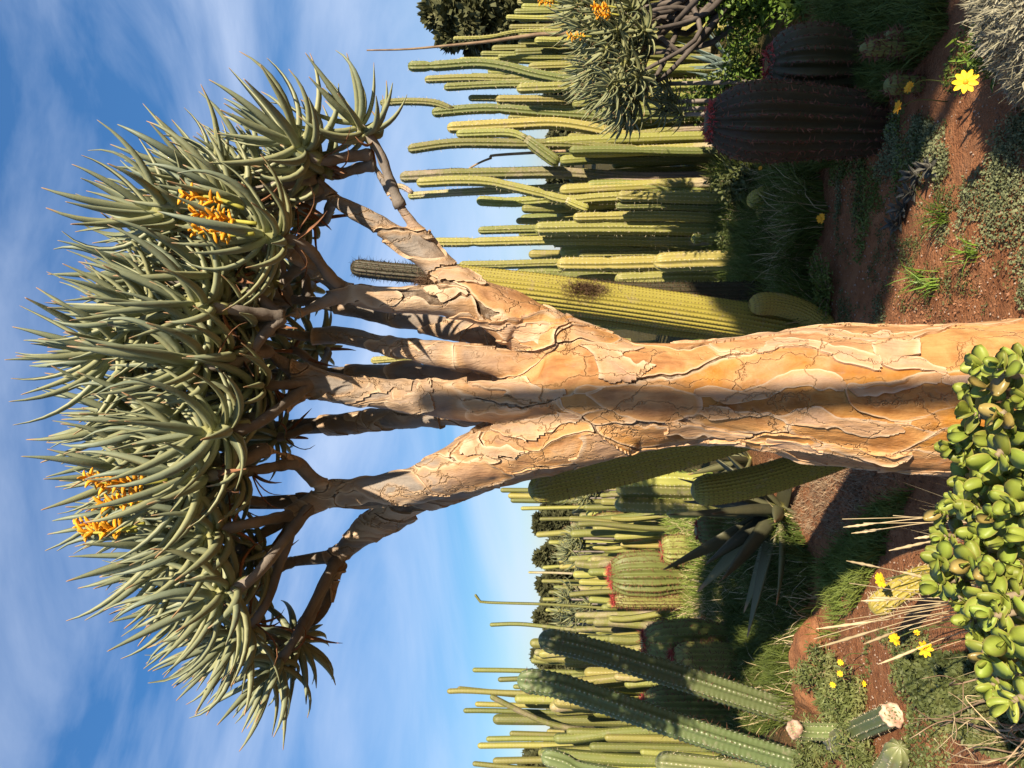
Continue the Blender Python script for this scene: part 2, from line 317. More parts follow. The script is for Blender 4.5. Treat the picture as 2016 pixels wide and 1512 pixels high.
# ------------------------------------------------------------------ the ground
def lines(lo, hi, step, far):
    a = np.arange(lo, hi + 1e-6, step); g = step * 1.25 ** np.arange(1, 60); g = np.cumsum(g); g = g[g < far]
    return np.concatenate([(lo - g)[::-1], a, hi + g])
gx, gy = lines(-3.2, 3.4, .035, 700), lines(1.6, 9, .035, 900)
X, Y = np.meshgrid(gx, gy); ZZ = gz(X.ravel(), Y.ravel())
ground = ob('ground', MB().add(np.stack([X.ravel(), Y.ravel(), ZZ], 1), [grid_faces(len(gy), len(gx), False)]).mesh('ground', M['soil'])); ground['kind'] = 'structure'

# ------------------------------------------------------------------ the quiver tree: trunk and limbs
PX = 2.5 / FPX
LIMBS = {
 'trunk': [(2120, 782, 2.5, 168), (1950, 783, 2.5, 150), (1800, 785, 2.5, 143), (1600, 778, 2.5, 128), (1400, 771, 2.5, 104), (1250, 779, 2.5, 108), (1150, 775, 2.5, 108), (1060, 745, 2.5, 88)],
 'A': [(1230, 815, 2.48, 82), (1140, 838, 2.48, 84), (1050, 868, 2.46, 74), (950, 905, 2.45, 56), (850, 940, 2.44, 42), (760, 962, 2.43, 34), (690, 972, 2.42, 29), (650, 975, 2.42, 26), (600, 1000, 2.4, 22), (550, 1030, 2.36, 20), (500, 1065, 2.3, 17), (470, 1110, 2.2, 15), (440, 1145, 2.12, 14)],
 'A2': [(700, 970, 2.42, 22), (640, 960, 2.4, 20), (590, 918, 2.34, 17), (555, 893, 2.28, 15), (520, 885, 2.2, 14)],
 'A3': [(720, 968, 2.45, 24), (640, 985, 2.5, 19), (560, 988, 2.52, 18), (470, 992, 2.5, 17), (410, 985, 2.45, 15)],
 'B': [(960, 925, 2.58, 40), (880, 958, 2.64, 36), (800, 992, 2.7, 32), (740, 1032, 2.72, 30), (690, 1072, 2.74, 27), (665, 1092, 2.74, 24), (600, 1102, 2.72, 20), (550, 1112, 2.68, 19), (515, 1135, 2.62, 17), (490, 1170, 2.55, 15)],
 'B2': [(690, 1075, 2.74, 22), (668, 1105, 2.75, 18), (650, 1162, 2.74, 18), (622, 1215, 2.7, 16), (592, 1238, 2.64, 15), (560, 1268, 2.55, 14)],
 'C': [(1170, 760, 2.46, 75), (1080, 775, 2.44, 62), (1000, 790, 2.42, 46), (930, 790, 2.42, 39), (850, 785, 2.42, 34), (760, 775, 2.42, 30), (680, 765, 2.4, 28), (615, 752, 2.38, 25), (570, 722, 2.34, 19), (525, 688, 2.26, 16)],
 'C2': [(640, 760, 2.4, 22), (590, 775, 2.36, 19), (540, 805, 2.28, 17), (490, 838, 2.15, 15)],
 'C3': [(1040, 800, 2.62, 40), (950, 810, 2.72, 32), (850, 817, 2.78, 29), (740, 827, 2.84, 26), (620, 838, 2.9, 22), (540, 842, 2.92, 19)],
 'D': [(1130, 745, 2.45, 60), (1060, 730, 2.45, 42), (980, 716, 2.46, 31), (900, 702, 2.48, 28), (820, 688, 2.5, 25), (740, 674, 2.52, 22), (670, 660, 2.54, 20), (600, 662, 2.52, 17), (540, 650, 2.44, 15)],
 'D2': [(1060, 685, 2.58, 42), (960, 660, 2.65, 28), (880, 645, 2.7, 26), (800, 630, 2.75, 24), (720, 615, 2.8, 22), (640, 600, 2.84, 19), (570, 590, 2.86, 17)],
 'D3': [(1090, 745, 2.6, 40), (1000, 743, 2.72, 26), (900, 738, 2.78, 23), (780, 735, 2.82, 21), (660, 736, 2.87, 18), (580, 742, 2.9, 16)],
 'E': [(1200, 735, 2.5, 80), (1120, 690, 2.48, 64), (1060, 655, 2.47, 54), (1000, 618, 2.46, 47), (950, 590, 2.45, 41), (905, 560, 2.45, 36), (860, 520, 2.45, 29), (800, 478, 2.44, 26), (740, 440, 2.43, 23), (690, 410, 2.42, 20), (655, 388, 2.42, 18), (622, 350, 2.38, 14)],
 'E2': [(900, 548, 2.46, 24), (852, 488, 2.45, 19), (812, 440, 2.44, 16), (780, 395, 2.43, 14), (748, 345, 2.42, 14), (728, 305, 2.4, 13)],
 'E3': [(1010, 640, 2.44, 42), (950, 608, 2.42, 32), (895, 596, 2.4, 29), (840, 592, 2.39, 26), (780, 590, 2.38, 24), (720, 582, 2.37, 22), (675, 570, 2.36, 20), (620, 530, 2.32, 17), (575, 498, 2.24, 15)],
 'E4': [(700, 578, 2.36, 19), (655, 588, 2.34, 16), (600, 614, 2.28, 14), (555, 624, 2.2, 13)],
}
mb = MB(); LIMB_END = []; LIMB_PTS = []
for k, row in LIMBS.items():
    q = np.array([[*W(a, b, c), r * c / FPX * (.97 if k == 'trunk' else (1.0 if k in ('A', 'C', 'E', 'E3') else .9) if a < 1000 else .95) - .006] for a, b, c, r in row]); q = spline(q, 10 * len(row))
    V, F = sweep(q[:, :3], q[:, 3], 20); mb.add(V, F)
    if k != 'trunk': LIMB_END.append(q[-1, :3]); LIMB_PTS.append(q[len(q) // 2:, :3])
LIMB_PTS = np.concatenate(LIMB_PTS)
th = np.linspace(0, 6.28, 7)[:-1] + .3              # root flare
for a in th:
    b0 = W(2000, 783, 2.5); b0[2] = .22; e = b0 + np.array([.24 * math.cos(a), .24 * math.sin(a), -.34])
    q = spline([[*b0, .14], [*((b0 + e) / 2 + np.array([0, 0, -.02])), .1], [*e, .04]], 9); V, F = sweep(q[:, :3], q[:, 3], 12); mb.add(V, F)
tmp = ob('tmp', mb.mesh('tmp'))
md = tmp.modifiers.new('r', 'REMESH'); md.mode = 'VOXEL'; md.voxel_size = .0078
md = tmp.modifiers.new('s', 'SMOOTH'); md.factor = .5; md.iterations = 9
dg = bpy.context.evaluated_depsgraph_get(); tm = bpy.data.meshes.new_from_object(tmp.evaluated_get(dg)); bpy.data.objects.remove(tmp)
nv = len(tm.vertices); TV = np.zeros(nv * 3, np.float32); tm.vertices.foreach_get('co', TV); TV = TV.reshape(-1, 3).astype(float)
TN = np.zeros(nv * 3, np.float32); tm.vertices.foreach_get('normal', TN); TN = TN.reshape(-1, 3).astype(float)
tm.calc_loop_triangles(); TT = np.zeros(len(tm.loop_triangles) * 3, np.int32); tm.loop_triangles.foreach_get('vertices', TT); TT = TT.reshape(-1, 3)
Q = TV * np.array([1, 1, .3]); lump = .012 * vnoise(Q, 9, 21) + .006 * vnoise(TV * np.array([1, 1, .2]), 24, 22)
TV2 = TV + TN * (lump - .003)[:, None]
QT = W(2000, 783, 2.5); QT[2] = 0
tree = thing('quiver_tree', 'tall branching quiver tree with peeling golden bark and a dome of grey green leaf rosettes', 'tree', (QT[0], QT[1], 0))
trunk = ob('trunk', MB().add(rel(TV2, tree), [TT]).mesh('trunk', M['core']), tree)

# bark plates: anisotropic cells over the trunk surface, each cell a thin curled plate of its own
warp = TV2 + .045 * np.stack([vnoise(TV2, 4.5, 31), vnoise(TV2, 4.5, 32), 1.8 * vnoise(TV2, 4.5, 33)], 1) + .016 * np.stack([vnoise(TV2, 13, 37), vnoise(TV2, 13, 38), vnoise(TV2, 13, 39)], 1) + .006 * np.stack([vnoise(TV2, 40, 34), vnoise(TV2, 40, 35), vnoise(TV2, 40, 36)], 1)
AN = np.array([1, 1, .23])
rng = np.random.default_rng(5); cand = rng.permutation(nv)[:9000]; seeds = []; srad = []
for i in cand:
    p = TV2[i]
    if p[2] > 2.4 or p[2] < -.02: continue
    left = 1.0 if p[0] > -.06 else .62 if p[2] < 1.2 else .5
    rr = (.12 if p[2] < 1.25 else .092 if p[2] < 1.8 else .085) * left * rng.uniform(.5, 1.6)
    s = p * AN
    if all(np.linalg.norm(s - q) > .5 * (rr + r2) for q, r2 in zip(seeds, srad)): seeds.append(s); srad.append(rr)
seeds = np.array(seeds); ns = len(seeds); WV = warp * AN; wts = rng.normal(0, .016, ns)
D = np.empty((nv, ns), np.float32)
for j in range(ns): D[:, j] = np.linalg.norm(WV - seeds[j], axis=1) + wts[j]
order = np.argpartition(D, 1, axis=1)[:, :2]; ar = np.arange(nv); d0 = D[ar, order[:, 0]]; d1 = D[ar, order[:, 1]]
sw = d0 > d1; best = np.where(sw, order[:, 1], order[:, 0]); sec_ = np.where(sw, order[:, 0], order[:, 1]); dmin = np.minimum(d0, d1); dsec = np.maximum(d0, d1)
zlim = 2.36 + .12 * vnoise(TV2, 5, 41)
def plate(name, g, *args, **kw):                      # split into connected pieces first
    tri = TT[(g[TT] > 0).any(1)]
    if len(tri) < 14: return
    par = {}
    def find(x):
        while par.setdefault(x, x) != x: par[x] = par[par[x]]; x = par[x]
        return x
    for t in tri.tolist():
        s = [v for v in t if g[v] > 0]; r0 = find(s[0])
        for v in s[1:]: par[find(v)] = r0
    comp = {}
    for v in list(par): comp.setdefault(find(v), []).append(v)
    for c in comp.values():
        if len(c) < 16: continue
        if len(comp) == 1: gg = g
        else: gg = np.minimum(g, -1e-4); gg[c] = g[c]
        plate1(name, gg, *args, **kw)
def plate1(name, g, lev, lipamt, material, base, rough=.0022, one_sided=True, depth=.004):
    tri = TT[(g[TT] > 0).any(1)]
    if len(tri) < 14: return None
    full = (g[tri] > 0).all(1); cut = tri[~full]
    used = np.unique(tri[full]); mp_ = {int(a): i for i, a in enumerate(used)}
    pos = [TV2[a] for a in used]; nor = [TN[a] for a in used]; ge = [g[a] for a in used]; tris = [[mp_[int(a)] for a in t] for t in tri[full]]; ec = {}; bed = []
    def vid(a):
        a = int(a)
        if a not in mp_: mp_[a] = len(pos); pos.append(TV2[a]); nor.append(TN[a]); ge.append(g[a])
        return mp_[a]
    def eid(a, b):
        k = (min(a, b), max(a, b))
        if k not in ec:
            t = g[a] / (g[a] - g[b]); ec[k] = len(pos); pos.append(TV2[a] * (1 - t) + TV2[b] * t); nor.append(TN[a] * (1 - t) + TN[b] * t); ge.append(0.0)
        return ec[k]
    for t in cut:
        poly = []
        for q in range(3):
            a, b = int(t[q]), int(t[(q + 1) % 3])
            if g[a] > 0: poly.append(vid(a))
            if (g[a] > 0) != (g[b] > 0): poly.append(eid(a, b))
        for q in range(1, len(poly) - 1): tris.append([poly[0], poly[q], poly[q + 1]])
        iso = [x for x in poly if ge[x] == 0.0]
        if len(iso) == 2:
            i0, i1 = poly.index(iso[0]), poly.index(iso[1])
            bed.append((iso[0], iso[1]) if (i0 + 1) % len(poly) == i1 else (iso[1], iso[0]))
    pos = np.array(pos); nor = np.array(nor); ge = np.array(ge); nor /= np.linalg.norm(nor, axis=1)[:, None]
    pc = pos.mean(0); a = rng.normal(size=3); a[2] *= .4; a /= np.linalg.norm(a); side = np.clip(((pos - pc) @ a) / .06, -1, 1)
    lip = np.exp(-ge / .013) * (.5 + .5 * side) * lipamt * (.6 + .6 * vnoise(pos, 14, 55))
    off = base + lip + rough * vnoise(pos, 30, 50)
    top = pos + nor * off[:, None]; pb = MB(); pb.add(rel(top, tree), [np.array(tris)], edge=np.maximum(ge, .0001))
    if bed:
        be = np.array(bed); n_ = len(be)
        sk = np.concatenate([top[be[:, 0]], top[be[:, 1]], (pos - nor * depth)[be[:, 1]], (pos - nor * depth)[be[:, 0]]])
        i = np.arange(n_); pb.add(rel(sk, tree), [np.stack([i + n_, i, i + 3 * n_, i + 2 * n_], 1)], edge=np.full(4 * n_, .006))
    return ob(name, pb.mesh(name, material), trunk)
gapn = .5 + .5 * vnoise(TV2, 3.2, 43)               # cracks open wide in places, nearly closed in others
for j in range(ns):
    other = np.where(best == j, dsec, dmin); g = other - D[:, j]
    lev = rng.random(); th_ = np.where(lev > .62, -.006, .003 + .008 * gapn ** 2)
    g = np.minimum(g - th_, (zlim - TV2[:, 2]) * .5)
    plate('bark_plate', g, lev, .006 + .019 * lev * rng.random(), M['plate'], .004 + .0075 * lev)
pairs = {}                                          # strips of older, pinkish bark left clinging along some of the joints
lo_ = np.minimum(best, sec_); hi_ = np.maximum(best, sec_); key = lo_ * 1000 + hi_; near_ = (dsec - dmin) < .03
for kk, c_ in zip(*np.unique(key[near_ & (TV2[:, 2] > .1) & (TV2[:, 2] < 2.2)], return_counts=True)):
    if c_ > 160 and rng.random() < .6: pairs[kk] = c_
sgn = .014 * fbm(TV2, 11, 2, 61)
for kk in pairs:
    i_, j_ = kk // 1000, kk % 1000; wdt = rng.uniform(.012, .03); skew = rng.uniform(-.012, .012)
    dd = np.where(best == i_, 1, -1) * (dsec - dmin)
    g = np.where(key == kk, wdt - np.abs(dd * .8 + skew) + sgn, -.02); g = np.minimum(g, (zlim - TV2[:, 2]) * .5)
    plate('bark_strip', g, .8, rng.uniform(.004, .011), M['strip'], .0135, .003, depth=-.001)

# ------------------------------------------------------------------ aloe leaves and rosettes
def aloe_leaf(L, w, a0, a1, seg=9, twist=0, thick=.42, var=.5, tipd=0.0):
    # leaves the axis (+Z) at angle a0, ends pointing at a1, lying in the XZ plane
    s = np.linspace(0, 1, seg); ang = a0 + (a1 - a0) * s ** .9 + tipd * s ** 3; dl = L / (seg - 1)
    P = np.zeros((seg, 3)); 
    for i in range(1, seg):
        m_ = .5 * (ang[i] + ang[i - 1]); P[i] = P[i - 1] + dl * np.array([math.sin(m_), 0, math.cos(m_)])
    wd_ = w * np.where(s < .12, .85 + .15 * s / .12, (1 - ((s - .12) / .88) ** 2.1) * .93 + .07); wd_[-1] = w * .12
    Nn = np.stack([-np.cos(ang), 0 * ang, np.sin(ang)], 1)      # towards the axis: the channelled face
    sec = [(-.5, .14), (0, -.12), (.5, .10), (.34, -thick * .55), (0, -thick), (-.34, -thick * .55)]
    V = np.concatenate([P[:, None] + np.stack([(Nn * (b * wd_[:, None]) + np.array([0, 1, 0]) * (a * wd_)[:, None]) for a, b in sec], 1)]).reshape(-1, 3)
    F = [grid_faces(seg, 6)]; V = np.vstack([V, P[-1] + (P[-1] - P[-2]) * .18]); l = (seg - 1) * 6
    F.append(np.stack([np.full(6, len(V) - 1), l + np.arange(6), l + (np.arange(6) + 1) % 6], 1))
    t = np.append(np.repeat(s, 6), 1.0); e = np.append(np.tile([1, 0, 1, 0, 0, 0], seg), .5)
    return V, F, dict(t=t, edge=e, var=np.full(len(V), var))
LEAFV = []                                          # shapes from the upright heart of a rosette to its drooping skirt
rl = random.Random(3)
for k in range(16):
    f = k / 15
    LEAFV.append(aloe_leaf(.2 + .078 * math.sin(f * 2.6) + rl.uniform(-.03, .03), .0255 + .008 * f, R(8 + 122 * f ** .82 + rl.uniform(-10, 10)), R(-4 + 30 * f + rl.uniform(-20, 24)), seg=10, var=rl.random(), tipd=R(rl.uniform(-40, 30))))
LEAFM = [MB().add(V, F, **a).mesh('leaf', M['aloe']) for V, F, a in LEAFV]
LEAFM_far = [MB().add(V, F, **a).mesh('leaf', M['aloe_far']) for V, F, a in LEAFV]
def rosette_set(n, rr, lo=0, hi=16):
    out = []
    for k in range(n):
        f = (k + .5) / n; v = min(15, max(0, int(lo + (hi - lo) * f ** .85 + rr.uniform(-1.2, 1.2))))
        out.append((v, Matrix.Translation((0, 0, .075 * (1 - f))) @ Matrix.Rotation(k * 2.3999 + rr.uniform(-.25, .25), 4, 'Z') @ Matrix.Rotation(rr.uniform(-.12, .12), 4, 'X') @ Matrix.Scale(rr.uniform(.82, 1.12), 4)))
    return out
MAN = [(445, 845, 2.0, (-.12, .75, .5), 1.08), (412, 1160, 2.03, (-.4, .8, .32), 1.0), (545, 472, 2.1, (.15, .85, .4), 1.05), (597, 300, 2.28, (.45, .82, .2), 1.05),
       (712, 265, 2.38, (.75, .62, .15), .85), (625, 335, 2.4, (.42, .85, -.05), .95), (540, 1302, 2.42, (-.8, .62, .1), .92), (575, 1258, 2.56, (-.6, .55, -.3), .9),
       (360, 935, 2.02, (-.1, .95, .2), 1.0), (372, 604, 2.06, (.12, .95, .25), 1.0), (357, 716, 2.04, (.05, .96, .25), 1.0), (312, 1080, 2.1, (-.25, .92, .2), 1.0),
       (462, 405, 2.18, (.3, .92, .15), 1.0), (300, 830, 2.12, (0, 1, .12), 1.0), (480, 1150, 2.55, (-.5, .8, -.1), .95), (395, 985, 2.4, (-.2, .95, .05), 1.0),
       (480, 640, 2.2, (.1, .9, .42), .95), (560, 395, 2.5, (.4, .85, -.2), .9), (470, 1235, 2.2, (-.62, .75, .2), .95), (440, 700, 2.12, (.0, .9, .35), 1.0), (510, 760, 2.2, (-.05, .85, .5), .9), (425, 1045, 2.08, (-.2, .9, .35), 1.0), (465, 930, 2.15, (-.1, .85, .45), .9), (520, 555, 2.3, (.15, .9, .3), .95), (430, 545, 2.15, (.15, .93, .25), 1.0), (500, 350, 2.45, (.4, .88, .0), .95), (560, 690, 2.75, (.1, .9, -.3), .85), (540, 860, 2.8, (-.1, .9, -.3), .85), (600, 430, 2.7, (.3, .85, -.3), .85), (505, 1090, 2.3, (-.35, .85, .3), .85)]
ROS = [(W(a + (42 if a < 420 else 8), b, c), np.array([d[0], -d[2], d[1]]), s, True) for a, b, c, d, s in MAN]
C0 = W(548, 785, 2.62); RAD = np.array([.84, .64, .39]); rf = random.Random(11)
for k in range(70):
    z = 1 - (k + .5) / 70 * .9; a = k * 2.39996; r_ = math.sqrt(max(0, 1 - z * z)); u = np.array([r_ * math.cos(a), r_ * math.sin(a), z])
    p = C0 + u * RAD * rf.uniform(.88, 1.05)
    if min(np.linalg.norm(p - q[0]) for q in ROS) < .155: continue
    vv = p - np.array([0, 0, CAMZ]); dep = vv @ FW; pix, piy = 1008 - vv @ UP / dep * FPX, 756 - vv[0] / dep * FPX
    if pix > np.interp(piy, [250, 500, 640, 830, 930, 1150, 1300], [700, 560, 520, 530, 470, 440, 560]) - 25 and not (dep > 2.95 and piy < 800): continue
    d = u / RAD; d /= np.linalg.norm(d); d = d * .62 + np.array([0, 0, .75]) + np.array([rf.uniform(-.15, .15), rf.uniform(-.15, .15), 0])
    ROS.append((p, d / np.linalg.norm(d), rf.uniform(.86, 1.06), False))
stuff = MB(); nleaf = 0; rr = random.Random(21); ends = np.array(LIMB_END); DEAD = MB()
def tree_leaves(rootobj, stf, ros, budget, meshes, origin, n=30, core=None, lo=0, hi=16):
    left = budget
    for p, d, s, man in ros:
        Mx = Matrix.Translation(Vector(p - origin)) @ rot_to(d, rr.uniform(0, 6)) @ Matrix.Scale(s, 4)
        cv = spline([[0, 0, -.05, .017], [0, 0, .0, .021], [0, 0, .07, .018], [0, 0, .12, .006]], 9); V, F = sweep(cv[:, :3], cv[:, 3], 9)
        ro = ob('rosette', MB().add(V, F, t=np.full(len(V), .05), edge=0, var=.3).mesh('rosette', core or M['aloe']), rootobj, mtx=Mx)
        for v, Ml in rosette_set(n + rr.randint(-3, 4), rr, lo, hi):
            if man and left > 0: ob('leaf', meshes[v], ro, mtx=Ml); left -= 1
            else: V, F, a = LEAFV[v]; stf.add(xf(Mx @ Ml, V), F, **a)
mans = [r for r in ROS if r[3]][:12]; rest = [r for r in ROS if not any(r is q for q in mans)]
tree_leaves(tree, stuff, [(*r[:3], True) for r in mans], 300, LEAFM, np.array(tree.location))
tree_leaves(tree, stuff, [(*r[:3], False) for r in rest], 0, LEAFM, np.array(tree.location))
ob('leaf_mass', stuff.mesh('leaf_mass', M['aloe']), tree, kind='stuff')
for p, d, s, man in ROS:                             # a twig carries every rosette
    dd = np.linalg.norm((LIMB_PTS - p) * np.array([1, 1, .8]), axis=1) + np.where(LIMB_PTS[:, 2] > p[2] - .1, .6, 0) + .25 * np.abs(LIMB_PTS[:, 0] - p[0]); e = LIMB_PTS[np.argmin(dd)]
    l = np.linalg.norm(p - e)
    q = spline([[*e, .021], [*(e * .6 + p * .4 - d * l * .08), .0175], [*(p - d * min(.07, l * .25)), .0155], [*(p + d * .03), .0185]], 16)
    V, F = sweep(q[:, :3], q[:, 3] * (1 + .1 * np.sin(np.arange(16) * 1.7)), 10); ob('branch', MB().add(rel(V, tree), F).mesh('branch', M['branch']), tree)
    for k in range(rr.randint(1, 4) if man else rr.randint(0, 2)):           # dry leaves hanging under it
        V, F, a = aloe_leaf(rr.uniform(.1, .2), .016, R(rr.uniform(95, 150)), R(rr.uniform(80, 190)), seg=8, thick=.15, tipd=R(rr.uniform(-120, 120)))
        DEAD.add(xf(Matrix.Translation(Vector(p - np.array(tree.location) - d * .03)) @ rot_to(d, rr.uniform(0, 6.3)), V), F)
ob('dead_leaves', DEAD.mesh('dead_leaves', M['dead']), tree, kind='stuff')
# orange flower spikes
sp = spline([[0, 0, 0, .0035], [0, 0, .012, .0052], [.002, 0, .024, .0048], [.005, 0, .034, .0015]], 6); V, F = sweep(sp[:, :3], sp[:, 3], 6); BUD = MB().add(V, F).mesh('flower_bud', M['bud'])
def spike(root, p, d, L, n, s=1.0):
    o = np.array(root.location); Mx = Matrix.Translation(Vector(np.asarray(p) - o)) @ rot_to(d, rr.uniform(0, 6))
    q = spline([[0, 0, 0, .006], [.01, 0, L * .5, .005], [0, .005, L, .003]], 9); V, F = sweep(q[:, :3], q[:, 3], 6); so = ob('flower_spike', MB().add(V, F).mesh('flower_spike', M['stalk_green']), root, mtx=Mx)
    for k in range(n):
        f = .35 + .65 * k / n; pt = q[int(f * 8), :3]
        ob('flower_bud', BUD, so, mtx=Matrix.Translation(Vector((0, 0, f * L))) @ Matrix.Rotation(k * 2.4, 4, 'Z') @ Matrix.Rotation(R(rr.uniform(50, 110)) - f * .4, 4, 'Y') @ Matrix.Scale(s * rr.uniform(.75, 1.2), 4))
for a, b, c, dx, n in [(330, 945, 1.93, -.05, 30), (320, 970, 1.95, -.2, 26), (290, 950, 2.0, .1, 24), (285, 1030, 1.98, -.15, 24), (270, 1045, 2.02, .15, 16), (505, 440, 1.98, .15, 26), (500, 460, 1.97, .05, 20), (480, 410, 2.02, .22, 18)]:
    p = W(a, b, c); spike(tree, p, (dx, -.15, 1), .17, n, .95)
# ------------------------------------------------------------------ cacti
def cactus_geo(P, Rw, ribs=8, depth=.22, joints=(), step=.05, cork=0.0, per=4, tip=1.0, foot=1.0, seed=0, dead=0.0, tooth=0.0, tp=.03):
    P = np.asarray(P, float); ln = np.concatenate([[0], np.cumsum(np.linalg.norm(np.diff(P, axis=0), axis=1))]); Lt = ln[-1]
    n = max(8, int(Lt / step)); dome = Rw * 1.1 * tip
    st = np.unique(np.concatenate([np.linspace(0, Lt - dome, n), Lt - dome + dome * np.sin(np.linspace(0, 1, 7) * np.pi / 2)]))
    fine = spline(P, 200); fl = np.concatenate([[0], np.cumsum(np.linalg.norm(np.diff(fine, axis=0), axis=1))]); fl *= Lt / fl[-1]
    C = np.stack([np.interp(st, fl, fine[:, k]) for k in range(3)], 1)
    q = np.stack([st * 2.2, np.full_like(st, seed * 3.1), np.zeros_like(st)], 1)
    r = Rw * (1 + .07 * vnoise(q, 1.0, seed % 50)); r *= np.where(st > Lt - dome, np.sqrt(np.clip(1 - ((st - Lt + dome) / dome) ** 2, .004, 1)), 1)
    r *= foot + (1 - foot) * np.clip(st / (.25 * Lt), 0, 1)
    for j in joints: r *= 1 - .26 * np.exp(-((st - Lt * j) / (.35 * Rw)) ** 2)
    nth = ribs * per; th = np.linspace(0, 2 * np.pi, nth, endpoint=False); c = (.5 + .5 * np.cos(ribs * th)) ** .75; prof = 1 - depth * (1 - c)
    if tooth: prof = prof[None] + tooth * (c ** 3)[None] * np.cos(st / tp * 2 * np.pi)[:, None]
    V, F = sweep(C, r, nth, prof); nR = len(st)
    cr = np.append(np.tile(c, nR), [0, 0]); al = np.append(np.repeat(st, nth), [0, Lt])
    hh = np.clip(al / Lt, 0, 1); ck = cork + .4 * np.clip(1 - hh * 2.4, 0, 1) + dead
    return V, F, dict(crest=cr, along=al, cork=ck), (C, r, st)
def spine_geo(C, r, st, ribs, pitch, ln, w, per_areole=1, lift=.6, rs=None, smin=0, jit=.5, skip=0.0, half=None):
    rs = rs or np.random.default_rng(1); T, A, B = frames(C); s = np.arange(max(smin, pitch), st[-1], pitch); th = np.arange(ribs) * 2 * np.pi / ribs
    S, TH = np.meshgrid(s, th, indexing='ij'); S = np.repeat(S.ravel(), per_areole); TH = np.repeat(TH.ravel(), per_areole)
    k = rs.random(len(S)) > skip; S, TH = S[k], TH[k]
    f = lambda X: np.stack([np.interp(S, st, X[:, i]) for i in range(3)], 1)
    c, t, a, b = f(C), f(T), f(A), f(B); rad = np.interp(S, st, r)
    o = np.cos(TH)[:, None] * a + np.sin(TH)[:, None] * b; p = c + o * (rad * .985)[:, None]
    d = o * lift + rs.normal(0, jit, (len(S), 3)); d /= np.linalg.norm(d, axis=1)[:, None]; sd = np.cross(d, rs.normal(0, 1, (len(S), 3))); sd /= np.linalg.norm(sd, axis=1)[:, None] + 1e-9
    l = ln * rs.uniform(.6, 1.3, len(S))[:, None]; V = np.stack([p - sd * w, p + sd * w, p + d * l], 1).reshape(-1, 3); i = np.arange(len(S)) * 3
    return V, [np.stack([i, i + 1, i + 2], 1)]
def img_path(pts, Y, to_ground=True, dy=0.0):
    P = [W(a, b, Y) for a, b in pts]                # listed tip first
    P = P[::-1]
    if to_ground:
        b = P[0]; g = gzf(b[0], b[1])
        if b[2] > g + .03:
            d = P[0] - P[1]; d /= max(1e-6, abs(d[2])); x = b + d * min(.4, (b[2] - g) * .5) * np.array([.5, .5, 1])
            if x[2] < g + .05: P = [np.array([b[0], b[1], g - .04])] + P
            else: P = [np.array([x[0], x[1], g - .04])] + ([x] if x[2] > g + .12 else []) + P
    return np.array(P)
SEED = [0]
def describe(ix, iy, w, cork, tall, lean):
    return ' '.join(x for x in (('very tall' if tall > 1.9 else 'tall' if tall > 1.45 else 'medium height' if tall > 1.0 else 'low'), ('stout' if w > .115 else 'slim' if w < .085 else ''), ('grey corky' if cork > .2 else 'patchy' if cork > .04 else 'green'), ('tilted' if abs(lean) > 9 else '')) if x)
def column(name, label, paths, Y, group, material='cereus', ribs=8, depth=.33, cork=0.0, spines=True, step=.05, joints=(), sp_len=.022, cat='cactus', per=4, sp_mat='spine_pale', pitch=.035, deads=(), tooth=0.0):
    # paths: list of (points tip-first, width px); the first is the stem, the others arms
    main = img_path(paths[0][0], Y); root = thing(name, label, cat, tuple(main[0]), group)
    for k, (pts, wpx) in enumerate(paths):
        SEED[0] += 1
        P = main if k == 0 else img_path(pts, Y - .02, False)
        jn = joints or ([.3 + .6 * hsh(SEED[0], 3, q) for q in range(SEED[0] % 3)] if material == 'cereus' else ())
        V, F, at, tr = cactus_geo(P, wpx * .5 * Y / FPX, ribs, depth, jn if k == 0 else (), step, cork, per, seed=SEED[0], foot=1 if k == 0 else .8, dead=.6 if k in deads else 0, tooth=tooth, tp=pitch)
        if k == 0 and len(paths) == 1 and not spines:
            root.name = name + '_tmp'; bpy.data.objects.remove(root)
            return tag(ob(name, MB().add(V - main[0], F, **at).mesh(name, M[material]), loc=tuple(main[0])), label, cat, group)
        o = ob('stem' if k == 0 else 'arm', MB().add(V - main[0], F, **at).mesh('stem', M[material]), root)
        if spines:
            sv, sf = spine_geo(*tr, ribs, pitch, sp_len, .0022, rs=np.random.default_rng(SEED[0])); ob('spines', MB().add(sv - main[0], sf).mesh('spines', M[sp_mat], False), o, kind='stuff')
    return root
GB = 'columnar cacti crowded in the bank beyond the barrel cacti'
LB_ = 'green ribbed column cactus crowded in the tall bank beyond the dark barrel cacti'
def bank(paths, Y, label=LB_, **k):
    if label in (LB_, 'F'):
        (a, b), (a2, b2) = paths[0][0][0], paths[0][0][-1]; w = paths[0][1] * Y / FPX
        where = 'under the small aloe tree' if b < 75 else 'behind the taller dark barrel' if b < 250 else 'beside the hanging armed cactus' if b < 335 else 'near the grey corky cactus' if b < 420 else 'above the long grass' if b < 540 else 'next to the golden ribbed column'
        label = describe(a, b, w, k.get('cork', 0), W(a, b, Y)[2], b2 - b) + (' filler stem ' if label == 'F' else ' column cactus ') + where
    return column('column_cactus', label, paths, Y, GB, **k)
bank([([(803, 131), (860, 130), (940, 125), (1000, 133), (1060, 148), (1150, 163)], 22)], 6.6, 'tall column cactus bowing sideways at mid height in the sunny bank', joints=(.93,))
bank([([(836, 157), (920, 154), (1010, 155), (1090, 150)], 17)], 7.2); bank([([(874, 172), (950, 168), (1020, 166), (1150, 168)], 17)], 7.0)
bank([([(850, 222), (960, 214), (1080, 222), (1180, 228)], 21), ([(748, 203), (800, 200), (855, 203), (892, 216)], 16)], 6.5, 'column cactus with one upright arm rising high above its tip')
